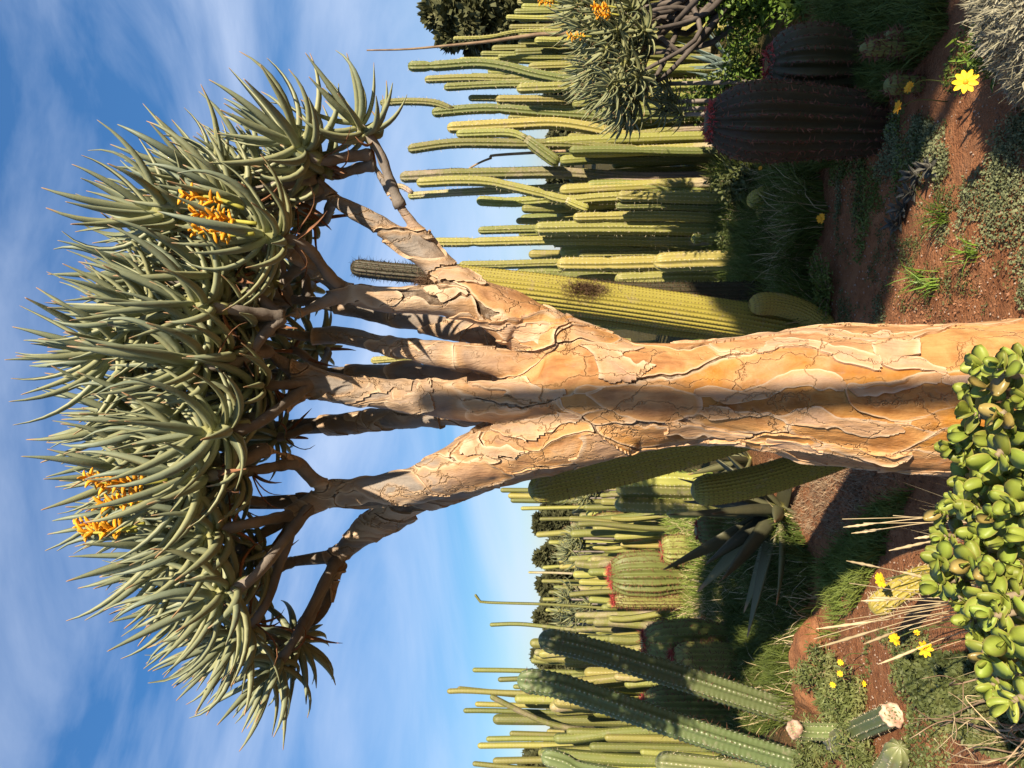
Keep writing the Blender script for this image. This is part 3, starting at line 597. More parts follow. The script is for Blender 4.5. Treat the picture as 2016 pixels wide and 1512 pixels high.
bank([([(978, 203), (1060, 203), (1160, 206)], 20)], 6.9); bank([([(1017, 175), (1140, 170), (1200, 170)], 22)], 6.3)
bank([([(976, 196), (1130, 196)], 18)], 6.8); bank([([(922, 193), (1040, 194)], 14)], 7.4)
bank([([(880, 252), (1000, 246), (1100, 243), (1200, 260), (1300, 284)], 24)], 6.5, 'long yellow green column cactus sweeping down in a gentle bend', cork=.06)
bank([([(803, 294), (900, 282), (1030, 283), (1120, 284), (1200, 292)], 21), ([(1100, 322), (1070, 300), (1036, 274)], 25), ([(898, 264), (1000, 262), (1038, 275)], 19)], 6.4, 'column cactus with a thick brownish arm hanging down from its joint', cork=.05)
bank([([(787, 349), (830, 347), (890, 343), (1000, 341), (1100, 340), (1215, 348)], 24)], 6.6, 'thick grey corky column cactus with a fresh green tip', cork=.36, joints=(.8, .87))
bank([([(820, 360), (900, 356), (960, 358), (1000, 366), (1060, 380), (1115, 394), (1180, 390)], 21), ([(1160, 412), (1140, 405), (1115, 394)], 18)], 6.3, 'column cactus leaning over with woody grey joints and a stub arm', cork=.06, joints=(.72, .6))
bank([([(803, 386), (900, 379), (1020, 373), (1130, 368)], 16), ([(763, 368), (790, 367), (812, 380)], 11)], 6.9, 'thin grey dried column cactus with a small curled green shoot', cork=.38)
bank([([(938, 395), (1010, 398), (1100, 392), (1200, 392)], 21)], 6.6, joints=(.88,), cork=.04)
bank([([(1214, 386), (1300, 388), (1390, 390)], 22)], 5.9, 'bright yellow lit column cactus at the front foot of the bank'); bank([([(1212, 406), (1310, 405), (1390, 408)], 16)], 5.95, 'short slim yellow column cactus beside the bright yellow one')
bank([([(1128, 428), (1300, 425), (1420, 430)], 20)], 6.1)
bank([([(941, 454), (1050, 451), (1200, 452), (1440, 456)], 17)], 6.4, joints=(.7,)); bank([([(1052, 450), (1200, 448), (1440, 452)], 27)], 6.15, 'stout straight green column cactus at the front of the bank')
bank([([(852, 477), (925, 477), (1050, 474), (1150, 473), (1360, 477), (1450, 476)], 19)], 6.3, 'tall straight column cactus with a corky white lower stem', cork=.14, joints=(.86,)); bank([([(1360, 470), (1420, 469), (1460, 470)], 21)], 5.9, 'short green shoot at the foot of the corky stemmed cactus')
bank([([(1138, 500), (1330, 496), (1460, 500)], 18)], 6.4); bank([([(903, 523), (1000, 521), (1100, 518), (1250, 520)], 18)], 6.7)
bank([([(1096, 520), (1200, 520), (1330, 517), (1465, 516)], 30)], 6.1); bank([([(1286, 517), (1380, 513), (1475, 512)], 38)], 5.7, 'thickest green column cactus standing in the grass edge')
bank([([(1010, 548), (1100, 545), (1215, 548), (1340, 552)], 23)], 6.5); bank([([(1210, 551), (1330, 546), (1465, 546)], 27)], 5.9)
bank([([(1100, 582), (1220, 575), (1320, 570), (1450, 572)], 24)], 6.2); bank([([(1318, 576), (1400, 570), (1470, 570)], 22)], 5.8); bank([([(1400, 598), (1480, 586)], 22)], 5.6)
bank([([(1130, 640), (1250, 628), (1350, 632)], 26)], 6.2); bank([([(1070, 612), (1200, 618), (1340, 620)], 20)], 6.6); bank([([(730, 710), (800, 706), (950, 704), (1100, 700)], 15)], 6.8, 'slim column cactus glimpsed between the limbs of the quiver tree')
bank([([(760, 622), (900, 640), (1100, 640)], 14)], 7.0, 'pale column cactus partly hidden behind the quiver tree limbs')
bank([([(892, 76), (960, 73), (1022, 62), (1120, 60)], 8)], 7.2, 'very slim bent column cactus before the dark tree')
for k, (a, b, w) in enumerate([(1018, 4, 15), (1026, 14, 14), (1012, 24, 13), (1020, 38, 12), (996, 34, 11), (1002, 54, 12), (1020, 66, 14), (1063, 62, 20), (1052, 80, 18), (1020, 84, 14), (968, 96, 14), (946, 106, 12), (1012, 104, 16), (903, 119, 13), (980, 112, 12), (960, 140, 16), (1040, 132, 16), (925, 150, 13), (1060, 238, 20), (1000, 232, 14)]):
    bank([([(a, b), (a + 90, b + RNG.uniform(-3, 3)), (a + 190, b + RNG.uniform(-4, 4))], w)], 7.6 - .03 * (k % 9), spines=False, cork=.1 * (k % 5 == 0))
rb = random.Random(4)
for k in range(135):                                 # lower stems filling the bank
    b = rb.uniform(-20, 650) if k < 84 else rb.uniform(200, 590); a = (rb.uniform(1060, 1330) if b > 240 else rb.uniform(1090, 1300)) if k < 84 else rb.uniform(1015, 1180); w = rb.uniform(14, 27); Yk = rb.uniform(6.3, 8.2)
    bank([([(a, b), (a + 80, b + rb.uniform(-6, 6)), (a + 220, b + rb.uniform(-16, 16))], w * 6.5 / Yk)], Yk, 'F', spines=False, cork=rb.choice([0, .06, .12, .28]), step=.09, per=3)
# many-ribbed golden columns right behind the trunk
def golden(label, pts, wpx, Y, ribs=26, spl=.012, step=.03, foot=1.0):
    P = img_path(pts, Y); SEED[0] += 1; root = thing('many_ribbed_cactus', label, 'cactus', tuple(P[0]), 'finely ribbed golden cacti around the quiver tree')
    V, F, at, tr = cactus_geo(P, wpx * .5 * Y / FPX, ribs, .13, (), step, -.4, 4, seed=SEED[0], foot=foot); o = ob('stem', MB().add(V - P[0], F, **at).mesh('stem', M['golden']), root)
    sv, sf = spine_geo(*tr, ribs, .024, spl, .0016, 1, rs=np.random.default_rng(SEED[0]), jit=.6); ob('spines', MB().add(sv - P[0], sf).mesh('spines', M['spine_brown'], False), o, kind='stuff')
    return root, P, tr
g1, P1, tr1 = golden('very tall golden green column cactus with fine dotted ribs close behind the trunk', [(842, 552), (880, 554), (950, 563), (1080, 578), (1200, 594), (1330, 612), (1450, 630), (1600, 656)], 74, 4.4)
def wool(root, c, n, ln, spread, up=(0, -1, .2)):
    d = RNG.normal(0, 1, (n, 3)) + np.array(up) * 1.2; d /= np.linalg.norm(d, axis=1)[:, None]; p = c + RNG.normal(0, 1, (n, 3)) * np.array(spread); sd = np.cross(d, RNG.normal(0, 1, (n, 3))); sd /= np.linalg.norm(sd, axis=1)[:, None]
    V = np.stack([p - sd * .0012, p + sd * .0012, p + d * ln * RNG.uniform(.5, 1.2, (n, 1))], 1).reshape(-1, 3); i = np.arange(n) * 3
    ob('wool', MB().add(rel(V, root), [np.stack([i, i + 1, i + 2], 1)]).mesh('wool', M['wool'], False), root, kind='stuff')
wool(g1, W(1150, 572, 4.31), 2600, .05, (.025, .01, .06)); wool(g1, W(848, 560, 4.31), 2200, .06, (.03, .02, .04))
column('shaded_spiny_cactus', 'dark shaded bristly cactus pole showing between the quiver tree limbs', [([(690, 526), (760, 534), (830, 540), (1000, 556), (1200, 570)], 36)], 5.0, None, 'barrel_shaded', ribs=14, depth=.2, sp_len=.035, step=.04, pitch=.012, sp_mat='spine_shaded')  # skin and bristles carry the crown's shade in their colour
golden('slimmer golden ribbed column leaning against the very tall one', [(1090, 612), (1200, 622), (1320, 640), (1450, 652), (1580, 664)], 42, 4.5)
golden('short bright yellow ribbed cactus curving up from the path edge', [(1474, 602), (1520, 598), (1580, 614), (1640, 656)], 46, 4.25, ribs=24)
golden('dark many ribbed column leaning away in the shadow of the trunk', [(1040, 968), (1130, 948), (1250, 918), (1400, 876), (1520, 840), (1700, 800)], 64, 3.2)
golden('drooping dark ribbed cactus arm with its tip hanging over the aloe', [(1360, 968), (1420, 962), (1500, 945), (1580, 920), (1660, 890), (1740, 850)], 60, 3.3)
# leaning thick cacti, half shaded by the crown
GL = 'thick leaning column cacti with toothed ribs'
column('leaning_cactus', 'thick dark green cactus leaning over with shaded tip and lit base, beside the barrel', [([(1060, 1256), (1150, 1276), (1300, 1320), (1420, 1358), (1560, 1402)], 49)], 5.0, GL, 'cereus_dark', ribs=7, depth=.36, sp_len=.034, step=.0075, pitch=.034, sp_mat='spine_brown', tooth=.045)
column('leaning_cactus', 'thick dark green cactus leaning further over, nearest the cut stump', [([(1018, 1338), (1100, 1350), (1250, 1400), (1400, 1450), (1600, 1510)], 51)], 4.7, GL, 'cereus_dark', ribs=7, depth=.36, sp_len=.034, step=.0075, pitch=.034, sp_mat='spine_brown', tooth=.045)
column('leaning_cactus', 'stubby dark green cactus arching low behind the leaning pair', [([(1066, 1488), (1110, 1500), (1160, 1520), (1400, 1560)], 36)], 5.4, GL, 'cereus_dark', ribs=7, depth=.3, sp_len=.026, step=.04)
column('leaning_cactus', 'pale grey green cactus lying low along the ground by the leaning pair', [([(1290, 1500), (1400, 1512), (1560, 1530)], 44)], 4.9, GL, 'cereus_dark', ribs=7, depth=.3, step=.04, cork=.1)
for a, lb in [([(1205, 947), (1300, 945), (1420, 950)], 'smooth green cactus joint standing behind the big aloe'), ([(1213, 965), (1260, 963), (1350, 966), (1440, 965)], 'plump pale green cactus pad column behind the big aloe'), ([(1210, 992), (1260, 995), (1312, 996), (1400, 1000)], 'darker green jointed cactus beside the plump one'), ([(1310, 1005), (1360, 1004), (1440, 1005)], 'low yellow green cactus joint under the darker jointed one')]:
    column('jointed_cactus', lb, [(a, 30 if lb[0] != 's' else 36)], 5.9, 'jointed cacti behind the big aloe', ribs=7, depth=.16, sp_len=.02)
# the far field
GF = 'distant columnar cacti across the field'; LF = 'distant slim column cactus in the far field'
FAR = [([(985, 965), (1100, 966)], 10), ([(1000, 976), (1100, 978)], 12), ([(1005, 985), (1100, 986)], 11), ([(1025, 1001), (1180, 998)], 8), ([(1062, 1022), (1200, 1020)], 8), ([(1055, 1053), (1150, 1049), (1240, 1072)], 12), ([(1080, 1068), (1170, 1068)], 9), ([(1100, 1105), (1200, 1100)], 10), ([(1068, 1118), (1180, 1108)], 8), ([(1066, 1144), (1200, 1146)], 8), ([(1090, 1156), (1200, 1156)], 8), ([(1080, 1166), (1200, 1164)], 9), ([(1068, 1180), (1170, 1180)], 8), ([(1074, 1201), (1160, 1202)], 7), ([(1152, 1240), (1240, 1246)], 12)]
def far(p, w, Y, lb=LF, **k):
    if lb in (LF, 'low stem in the crowded far cactus field', 'column cactus packed in the clump behind the leaning cacti'):
        (a, b), (a2, b2) = p[0], p[-1]; where = 'between the trunk and the far barrels' if b < 1050 else 'behind the sunlit barrel' if b < 1180 else 'by the hooked whip' if b < 1255 else 'behind the first leaning cactus' if b < 1330 else 'in the clump of the pinkish stem' if b < 1430 else 'by the golden yellow slim cactus'
        lb = describe(a, b, w * Y / FPX, k.get('cork', 0), W(a, b, Y)[2], b2 - b) + (' far' if Y > 11 else '') + ' column cactus ' + where
    return column('column_cactus', lb, [(p, w)], Y, GF, spines=False, per=2, step=.12, **k)
for p, w in FAR: far(p, w, 14.0)
far([(935, 1170), (942, 1180), (956, 1186), (1080, 1190), (1190, 1197)], 6, 11.0, 'thin pale cactus whip with a hooked tip against the sky', ribs=5); far([(964, 1230), (1030, 1229), (1150, 1242), (1230, 1246)], 8, 11.0, 'slender grey dead looking cactus pole against the sky', cork=.33, ribs=6); far([(1040, 1127), (1100, 1128), (1180, 1132)], 5, 13.0, 'bare grey cactus pole over the far trees', cork=.45, ribs=5)
NEARL = [([(1043, 1266), (1120, 1268)], 20, 9.5, 'two toned yellow cactus clump tip behind the dark leaning one'), ([(1050, 1293), (1120, 1290), (1240, 1296)], 16, 9.2, ''), ([(930, 1319), (1010, 1320), (1130, 1324)], 10, 9.0, 'slim upright cactus rising above its clump into the sky'), ([(980, 1338), (1040, 1336)], 11, 9.2, ''), ([(880, 1361), (920, 1360), (1000, 1364), (1100, 1366)], 12, 8.4, 'tallest twin tipped yellow green cactus in its clump'), ([(900, 1356), (960, 1362), (1040, 1370)], 12, 8.45, ''), ([(935, 1386), (1000, 1388)], 11, 8.6, ''), ([(912, 1399), (960, 1399), (1060, 1402)], 11, 8.4, ''), ([(965, 1370), (1020, 1398), (1080, 1424), (1160, 1440)], 12, 8.0, 'pinkish brown dry cactus stem slanting across the clump'), ([(970, 1416), (1120, 1418)], 21, 8.3, ''), ([(1013, 1376), (1140, 1378)], 19, 8.2, ''), ([(1003, 1444), (1120, 1448)], 11, 8.5, ''), ([(957, 1455), (1040, 1454), (1180, 1456)], 11, 8.0, 'golden yellow slim cactus with a narrow tip'), ([(940, 1468), (1040, 1467), (1180, 1468)], 13, 7.9, 'yellow column cactus standing tall at the clump edge'), ([(1115, 1440), (1290, 1446)], 17, 7.6, ''), ([(1190, 1452), (1280, 1454)], 15, 7.4, ''), ([(970, 1498), (1080, 1496)], 14, 7.8, ''), ([(930, 1503), (1000, 1510)], 10, 8.0, ''), ([(1182, 1342), (1280, 1345)], 14, 8.0, ''), ([(1010, 1352), (1100, 1352)], 10, 8.8, ''), ([(1160, 1470), (1290, 1472)], 18, 7.2, ''), ([(1260, 1480), (1340, 1486)], 15, 6.8, '')]
for p, w, Yk, lb in NEARL: far(p, w, Yk, lb or 'column cactus packed in the clump behind the leaning cacti', cork=.36 if 'pinkish' in lb else .02)
field = MB()
for k in range(335):
    b = rb.uniform(955, 1515) if k < 150 else rb.uniform(950, 1265) if k < 235 else rb.uniform(-320, -25) if k % 2 else rb.uniform(640, 950); Yk = rb.uniform(9.5, 17) if b < 1255 else rb.uniform(7.2, 10); a = rb.uniform(1090, 1200) if b < 1255 else rb.uniform(1040, 1230); w = rb.uniform(.07, .13) * FPX / Yk
    if b < 1090: a += 25
    if b < 0: Yk = rb.uniform(6.4, 9); w = rb.uniform(.07, .13) * FPX / Yk; a -= 120
    if k >= 62:
        SEED[0] += 1; V, F, at, _ = cactus_geo(img_path([(a, b), (a + 40, b + rb.uniform(-4, 4)), (a + 120, b + rb.uniform(-13, 13))], Yk), w * .5 * Yk / FPX, rb.choice([6, 7, 8]), .24, [.4 + .5 * rb.random()] * (k % 2), .12, rb.choice([0, .06, .14, .34]), 2, seed=SEED[0]); field.add(V, F, tint=rb.random(), **at); continue
    far([(a, b), (a + 40, b + rb.uniform(-4, 4)), (a + 120, b + rb.uniform(-13, 13))], w, Yk, 'low stem in the crowded far cactus field', cork=rb.choice([0, .06, .14, .34]), ribs=rb.choice([6, 7, 8]))
tag(ob('cactus_field', field.mesh('cactus_field', M['cereus'])), 'countless low cactus stems filling the distant field behind the barrels and leaning cacti', 'cactus', kind='stuff')
# ------------------------------------------------------------------ barrel cacti
def barrel(label, ixt, ixb, iy, wpx, Y, tilt=0, ribs=18, spl=.03, red=True, dens=2, cork=.1, skin='barrel'):
    b = W(ixb, iy, Y); b[2] = gzf(b[0], b[1]) - .03; t = W(ixt, iy + tilt, Y); Rw = wpx * .5 * Y / FPX; H = t[2] - b[2]
    root = thing('barrel_cactus', label, 'cactus', tuple(b), 'red spined barrel cacti'); SEED[0] += 1
    s = np.concatenate([np.linspace(0, .72, 26), .72 + .28 * np.sin(np.linspace(0, 1, 12)[1:] * np.pi / 2)]); r = Rw * np.where(s < .72, .72 + .28 * np.sin(np.clip(s / .6, 0, 1) * np.pi / 2), np.sqrt(np.clip(1 - ((s - .72) / .285) ** 2, .001, 1)))
    C = b + np.outer(s, t - b) + np.outer(np.sin(s * 3) * .04 * Rw, [1, 0, 0]); r *= 1 + .03 * np.sin(s * 11 + SEED[0])
    nth = ribs * 5; th = np.linspace(0, 2 * np.pi, nth, endpoint=False); c = np.abs(np.cos(ribs * th / 2)) ** 1.4; V, F = sweep(C, r, nth, 1 - .2 * (1 - c)); st = s * H
    at = dict(crest=np.append(np.tile(c, len(s)), [0, 1]), along=np.append(np.repeat(st, nth), [0, H]), cork=np.append(np.repeat(cork + .45 * np.clip(.35 - s, 0, 1), nth), [0, 0]))
    o = ob('body', MB().add(V - b, F, **at).mesh('body', M[skin]), root)
    sv, sf = spine_geo(C, r, st, ribs, .024, spl, .0036, dens, rs=np.random.default_rng(SEED[0]), jit=.75); ob('spines', MB().add(sv - b, sf).mesh('spines', M['spine_brown'], False), o, kind='stuff')
    if red: sv, sf = spine_geo(C, r, st, ribs * 2, .012, spl * 1.25, .0042, 3, rs=np.random.default_rng(SEED[0] + 1), jit=.8, smin=.972 * H); ob('crown_spines', MB().add(sv - b, sf).mesh('crown_spines', M['spine_red'], False), o, kind='stuff')
    return root
barrel('big shaded barrel cactus with wavy ribs, taller of the dark pair', 1388, 1725, 248, 148, 3.7, -8, 19, .026, dens=3, cork=.3, skin='barrel_shaded'); barrel('smaller shaded barrel cactus nestled against the taller dark one', 1508, 1720, 128, 142, 3.85, 0, 18, .026, dens=3, cork=.2, skin='barrel_shaded')
barrel('sunlit barrel cactus with a bright red spiny crown by the aloe', 1198, 1395, 1134, 92, 8.7, 0, 19, .05, dens=3); barrel('low barrel cactus head pressed against the sunlit one', 1300, 1420, 1084, 58, 8.4, 0, 16, .05)
barrel('small olive barrel cactus in the far grass', 1166, 1250, 1027, 36, 11.5, 0, 16, .05); barrel('half hidden little barrel behind the sunlit barrel', 1205, 1300, 1182, 32, 8.6, 0, 15, .05); barrel('tiny barrel cactus tucked beside the small olive one', 1222, 1262, 1050, 26, 11.2, 0, 14, .05)
barrel('squat red topped barrel in the grass under the jointed cactus', 1368, 1420, 1045, 56, 6.7, 0, 15, .05)
barrel('wide shaded barrel cactus behind the first leaning cactus', 1262, 1400, 1268, 92, 6.3, 0, 18, .05); barrel('dim barrel cactus between the two leaning cacti', 1262, 1440, 1392, 84, 6.2, 0, 20, .04); barrel('brown tinged barrel at the foot of the first leaning cactus', 1320, 1440, 1300, 70, 6.0, 0, 18, .05)
# ------------------------------------------------------------------ low plants
def in_poly(x, y, poly):
    r = np.zeros(len(x), bool); n = len(poly)
    for i in range(n):
        x0, y0 = poly[i]; x1, y1 = poly[(i + 1) % n]; c = (y0 > y) != (y1 > y)
        r ^= c & (x < (x1 - x0) * (y - y0) / (y1 - y0 + 1e-12) + x0)
    return r
def sample(poly_img, n, rs, raw=False):
    P = np.array([G(*q)[:2] for q in poly_img]) if not raw else np.array(poly_img); lo, hi = P.min(0), P.max(0); out = []; k = 0
    while k < n:
        q = rs.uniform(lo, hi, (n * 2, 2)); q = q[in_poly(q[:, 0], q[:, 1], P)]; out.append(q); k += len(q)
    q = np.concatenate(out)[:n]; return np.column_stack([q, gz(q[:, 0], q[:, 1])])
def blades(mbx, p, h, w, rs, lean=.5, curl=.6):
    n = len(p); a = rs.uniform(0, 6.283, n); ln = rs.uniform(.1, 1, n) * lean; d = np.stack([np.cos(a), np.sin(a), np.zeros(n)], 1); s = np.stack([-np.sin(a), np.cos(a), np.zeros(n)], 1)
    ang = rs.uniform(0, 6.283, n); s = np.stack([np.cos(ang), np.sin(ang), np.zeros(n)], 1); hh = (h * rs.uniform(.45, 1.15, n))[:, None]; up = np.array([0, 0, 1.0]); ww = w * rs.uniform(.6, 1.3, n)[:, None]
    rows = []
    for t, f in ((0, 1), (.35, .9), (.7, .6)): c = p + up * hh * t * (1 - .18 * t * ln[:, None] * curl * 2) + d * hh * (ln[:, None] * t ** 1.8); rows += [c - s * ww * f, c + s * ww * f]
    c = p + up * hh * (1 - .5 * ln[:, None] * curl) + d * hh * ln[:, None]; V = np.stack(rows + [c], 1).reshape(-1, 3); i = np.arange(n) * 7
    mbx.add(V, [np.concatenate([np.stack([i, i + 1, i + 3, i + 2], 1), np.stack([i + 2, i + 3, i + 5, i + 4], 1)]), np.stack([i + 4, i + 5, i + 6], 1)])
def grass(name, label, poly, n, h, w, material, seed, lean=.6, clump=0.0, raw=False):
    rs = np.random.default_rng(seed); p = sample(poly, n, rs, raw)
    if clump: k = vnoise(p, 2.6, seed) + .5 * vnoise(p, 7, seed + 1) > rs.uniform(-.6, .6, len(p)) * (1 - clump) + clump * .3 - .25; p = p[k]
    p[:, 2] -= .01; m_ = MB(); hn = h * (.75 + .5 * (.5 + .5 * vnoise(p, 3, seed + 2))); blades(m_, p, hn, w, rs, lean); return tag(ob(name, m_.mesh(name, M[material], False)), label, 'grass', kind='stuff')
grass('grass', 'long green grass along the foot of the column cactus bank', [(1425, 320), (1600, 330), (1625, 420), (1590, 520), (1640, 640), (1560, 700), (1440, 700), (1420, 500)], 26000, .3, .0032, 'grass', 1, .9)
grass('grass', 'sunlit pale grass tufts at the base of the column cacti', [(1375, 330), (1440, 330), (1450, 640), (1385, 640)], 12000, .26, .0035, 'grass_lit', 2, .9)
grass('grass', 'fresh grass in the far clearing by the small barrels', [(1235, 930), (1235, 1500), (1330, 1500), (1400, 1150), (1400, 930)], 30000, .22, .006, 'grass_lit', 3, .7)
grass('grass', 'shaded grass between the aloe and the leaning cacti', [(1400, 1040), (1400, 1500), (1560, 1420), (1560, 1250), (1600, 1120), (1560, 1010)], 26000, .2, .0035, 'grass', 4, .9)
grass('grass', 'dry straw litter below the aloe beside the trunk', [(1520, 900), (1540, 1020), (1600, 1060), (1700, 1030), (1760, 940), (1650, 900)], 4500, .06, .002, 'twig', 5, 1.3, .3)
grass('grass', 'withered brown grass round the shaded barrels by the leaning cacti', [(1330, 1180), (1330, 1470), (1440, 1470), (1440, 1180)], 5000, .2, .003, 'straw', 6, 1.0, .3)
grass('grass', 'dim grass between the dark barrel cacti and the path', [(1560, 330), (1640, 330), (1700, 250), (1850, 60), (1850, -20), (1600, -20), (1690, 200)], 12000, .16, .0028, 'grass', 7, .9, .2)
grass('grass', 'short green grass at the path edge by the soil bank', [(1540, 1240), (1600, 1180), (1620, 1100), (1720, 1000), (1800, 960), (1760, 1060), (1640, 1260)], 6000, .13, .0028, 'grass', 8, .9, .3)
grass('grass', 'dry straw blades mixed through the long grass at the bank foot', [(1385, 320), (1600, 330), (1625, 420), (1590, 520), (1640, 640), (1400, 640)], 5000, .3, .003, 'straw', 21, 1.1, .2)
grass('grass', 'dry straw blades among the grass by the aloe and barrels', [(1300, 1000), (1300, 1480), (1560, 1420), (1600, 1120), (1560, 1010)], 6000, .22, .003, 'straw', 22, 1.1, .2)
def cover(name, label, poly, n, size, material, seed, thr=.0, hgt=.035, f=2.4, cat='ground cover'):
    rs = np.random.default_rng(seed); p = sample(poly, n, rs); k = vnoise(p, f, seed) * .7 + vnoise(p, f * 3, seed + 1) * .45 > thr + rs.uniform(-.15, .15, n); p = p[k]; n = len(p)
    p[:, 2] += rs.uniform(0, hgt, n) * (.5 + .5 * vnoise(p, 14, 9)); d = rs.normal(size=(n, 3)); d[:, 2] = np.abs(d[:, 2]) * .5; d /= np.linalg.norm(d, axis=1)[:, None]; s = np.cross(d, rs.normal(size=(n, 3))); s /= np.linalg.norm(s, axis=1)[:, None]; l = size * rs.uniform(.5, 1.3, (n, 1))
    V = np.stack([p, p + d * l * .55 + s * l * .3, p + d * l, p + d * l * .55 - s * l * .3], 1).reshape(-1, 3); i = np.arange(n) * 4
    return tag(ob(name, MB().add(V, [np.stack([i, i + 1, i + 2, i + 3], 1)]).mesh(name, M[material], False)), label, cat, kind='stuff')
cover('ground_cover', 'grey green mat of tiny leaves creeping over the red soil', [(1640, 250), (1720, 190), (1860, 260), (2080, 130), (2120, 660), (1900, 670), (1700, 660), (1640, 520)], 90000, .0125, 'cover', 11, .27)
cover('ground_cover', 'thin weeds scattered over the red soil by the cut stump', [(1560, 1250), (1900, 1230), (2080, 1330), (2080, 1540), (1560, 1540)], 36000, .015, 'weed', 12, .3)
cover('ground_cover', 'dusty dark mat along the shaded side of the path', [(1560, 330), (1700, 100), (1900, -20), (1990, 0), (1860, 240), (1720, 420), (1680, 520)], 24000, .014, 'grass', 13, .25)
cover('dead_leaf_litter', 'crumbled brown leaf litter strewn over the bed', [(1450, 880), (1450, 1500), (2080, 1540), (2080, 880)], 16000, .014, 'dead', 14, .1, .008, cat='litter')
cover('dead_leaf_litter', 'dry straw bits and leaf crumbs on the soil by the grey mats', [(1640, 250), (1700, 200), (1900, 100), (2100, 60), (2120, 680), (1640, 680)], 7000, .012, 'dead', 17, .05, .006, cat='litter')
cover('ground_cover', 'scruffy little weeds dotting the red soil right of the trunk foot', [(1640, 250), (1720, 190), (1860, 240), (2080, 130), (2120, 670), (1640, 670)], 40000, .011, 'weed', 18, .22, .03, 6)
rs = np.random.default_rng(15); pp = sample([(1620, 200), (1620, 680), (2100, 680), (2100, 100)], 900, rs); pq = sample([(1600, 1100), (1600, 1530), (2060, 1530), (2060, 1100)], 700, rs); mb = MB()
for p in np.concatenate([pp, pq]):
    s_ = rs.uniform(.002, .007); v = np.array([[1, 0, 0], [-1, 0, 0], [0, 1, 0], [0, -1, 0], [0, 0, .8], [0, 0, -.8]]) * rs.uniform(.6, 1.3, (6, 3)) * s_
    mb.add(v + p + np.array([0, 0, s_ * .3]), [np.array([[0, 2, 4], [2, 1, 4], [1, 3, 4], [3, 0, 4], [2, 0, 5], [1, 2, 5], [3, 1, 5], [0, 3, 5]])])
tag(ob('gravel', mb.mesh('gravel', M['stone'])), 'tiny pale pebbles scattered on the red soil', 'gravel', kind='stuff')
# leafy shrubs
def shrub(name, label, c, rad, n, size, material, seed, elong=2.0, nst=14, shell=.2, group=None):
    rs = np.random.default_rng(seed); b = np.array([c[0], c[1], gzf(c[0], c[1])]); root = thing(name, label, 'shrub', tuple(b), group); ms, ml = MB(), MB(); rad = np.asarray(rad, float)
    for k in range(nst):
        u = rs.normal(size=3); u[2] = abs(u[2]); u /= np.linalg.norm(u); t = u * rad * np.array([.85, .85, 1.6]) * rs.uniform(.6, 1); t[2] = max(.05, t[2])
        q = spline([[*(t * np.array([.1, .1, 0])), .006], [*(t * np.array([.5, .5, .6])), .004], [*t, .002]], 7); V, F = sweep(q[:, :3], q[:, 3], 5); ms.add(V, F)
        m_ = n // nst; f = rs.uniform(.25, 1.05, (m_, 1)); base = np.stack([np.interp(f[:, 0], np.linspace(0, 1, 7), q[:, i]) for i in range(3)], 1)
        leaf_cloud_l(ml, base + rs.normal(0, 1, (m_, 3)) * rad * .1, size, rs, elong)
    ob('stems', ms.mesh('stems', M['twig']), root, kind='stuff'); ob('foliage', ml.mesh('foliage', M[material], False), root, kind='stuff'); return root
def leaf_cloud_l(ml, p, size, rs, elong):
    n = len(p); d = rs.normal(size=(n, 3)); d[:, 2] += .35; d /= np.linalg.norm(d, axis=1)[:, None]; s = np.cross(d, rs.normal(size=(n, 3))); s /= np.linalg.norm(s, axis=1)[:, None]; l = size * rs.uniform(.5, 1.3, (n, 1)); nn = np.cross(d, s)
    V = np.stack([p, p + d * l * .45 + s * l / elong * .5 + nn * l * .06, p + d * l, p + d * l * .45 - s * l / elong * .5 + nn * l * .06], 1).reshape(-1, 3); i = np.arange(n) * 4
    ml.add(V, [np.stack([i, i + 1, i + 2], 1), np.stack([i, i + 2, i + 3], 1)])
def at_ground(ix, iy): return G(ix, iy)
for c, r_, n, sz, ma, sd, lb in [((2.42, 4.75), (.5, .35, .42), 5200, .045, 'shrub', 1, 'bright green leafy shrub behind the smaller dark barrel'), ((2.9, 4.9), (.5, .4, .45), 4200, .045, 'shrub', 2, 'green shrub at the foot of the small aloe tree'), ((1.95, 5.1), (.4, .3, .4), 3400, .04, 'shrub', 3, 'green weedy shrub behind the blue agave'),
                                 ((1.42, 5.35), (.32, .3, .32), 2600, .04, 'weed', 4, 'loose small leaved shrub beside the taller dark barrel'), ((2.2, 5.7), (.6, .3, .4), 3600, .045, 'grass_lit', 5, 'yellowish leafy brush below the column cactus bank'), ((1.05, 5.6), (.3, .25, .25), 1800, .035, 'weed', 6, 'low leafy weed at the foot of the bright yellow cactus')]:
    shrub('leafy_shrub', lb, c, r_, n, sz, ma, sd)
for k, (a, b, r_, n, lb) in enumerate([(1622, 1325, .24, 2600, 'yellow flowered weed patch in front of the soil bank'), (1690, 1390, .24, 2600, 'dense weed patch between the two cut stumps'), (1640, 1440, .22, 2400, 'weeds climbing round the pale cut stump'), (1610, 1490, .25, 2200, 'weeds at the foot of the second leaning cactus'), (1720, 1480, .2, 1500, 'sparse weeds behind the fallen cactus piece')]):
    p = G(a, b); shrub('weed_patch', lb, p[:2], (r_, r_, .13), n, .034, 'weed', 20 + k, 3.4, 16)
p = G(1630, 575); shrub('low_cushion', 'low dark cushion plant edging the path by the golden cactus', p[:2], (.3, .16, .09), 3000, .018, 'grass', 31, 2, 30)
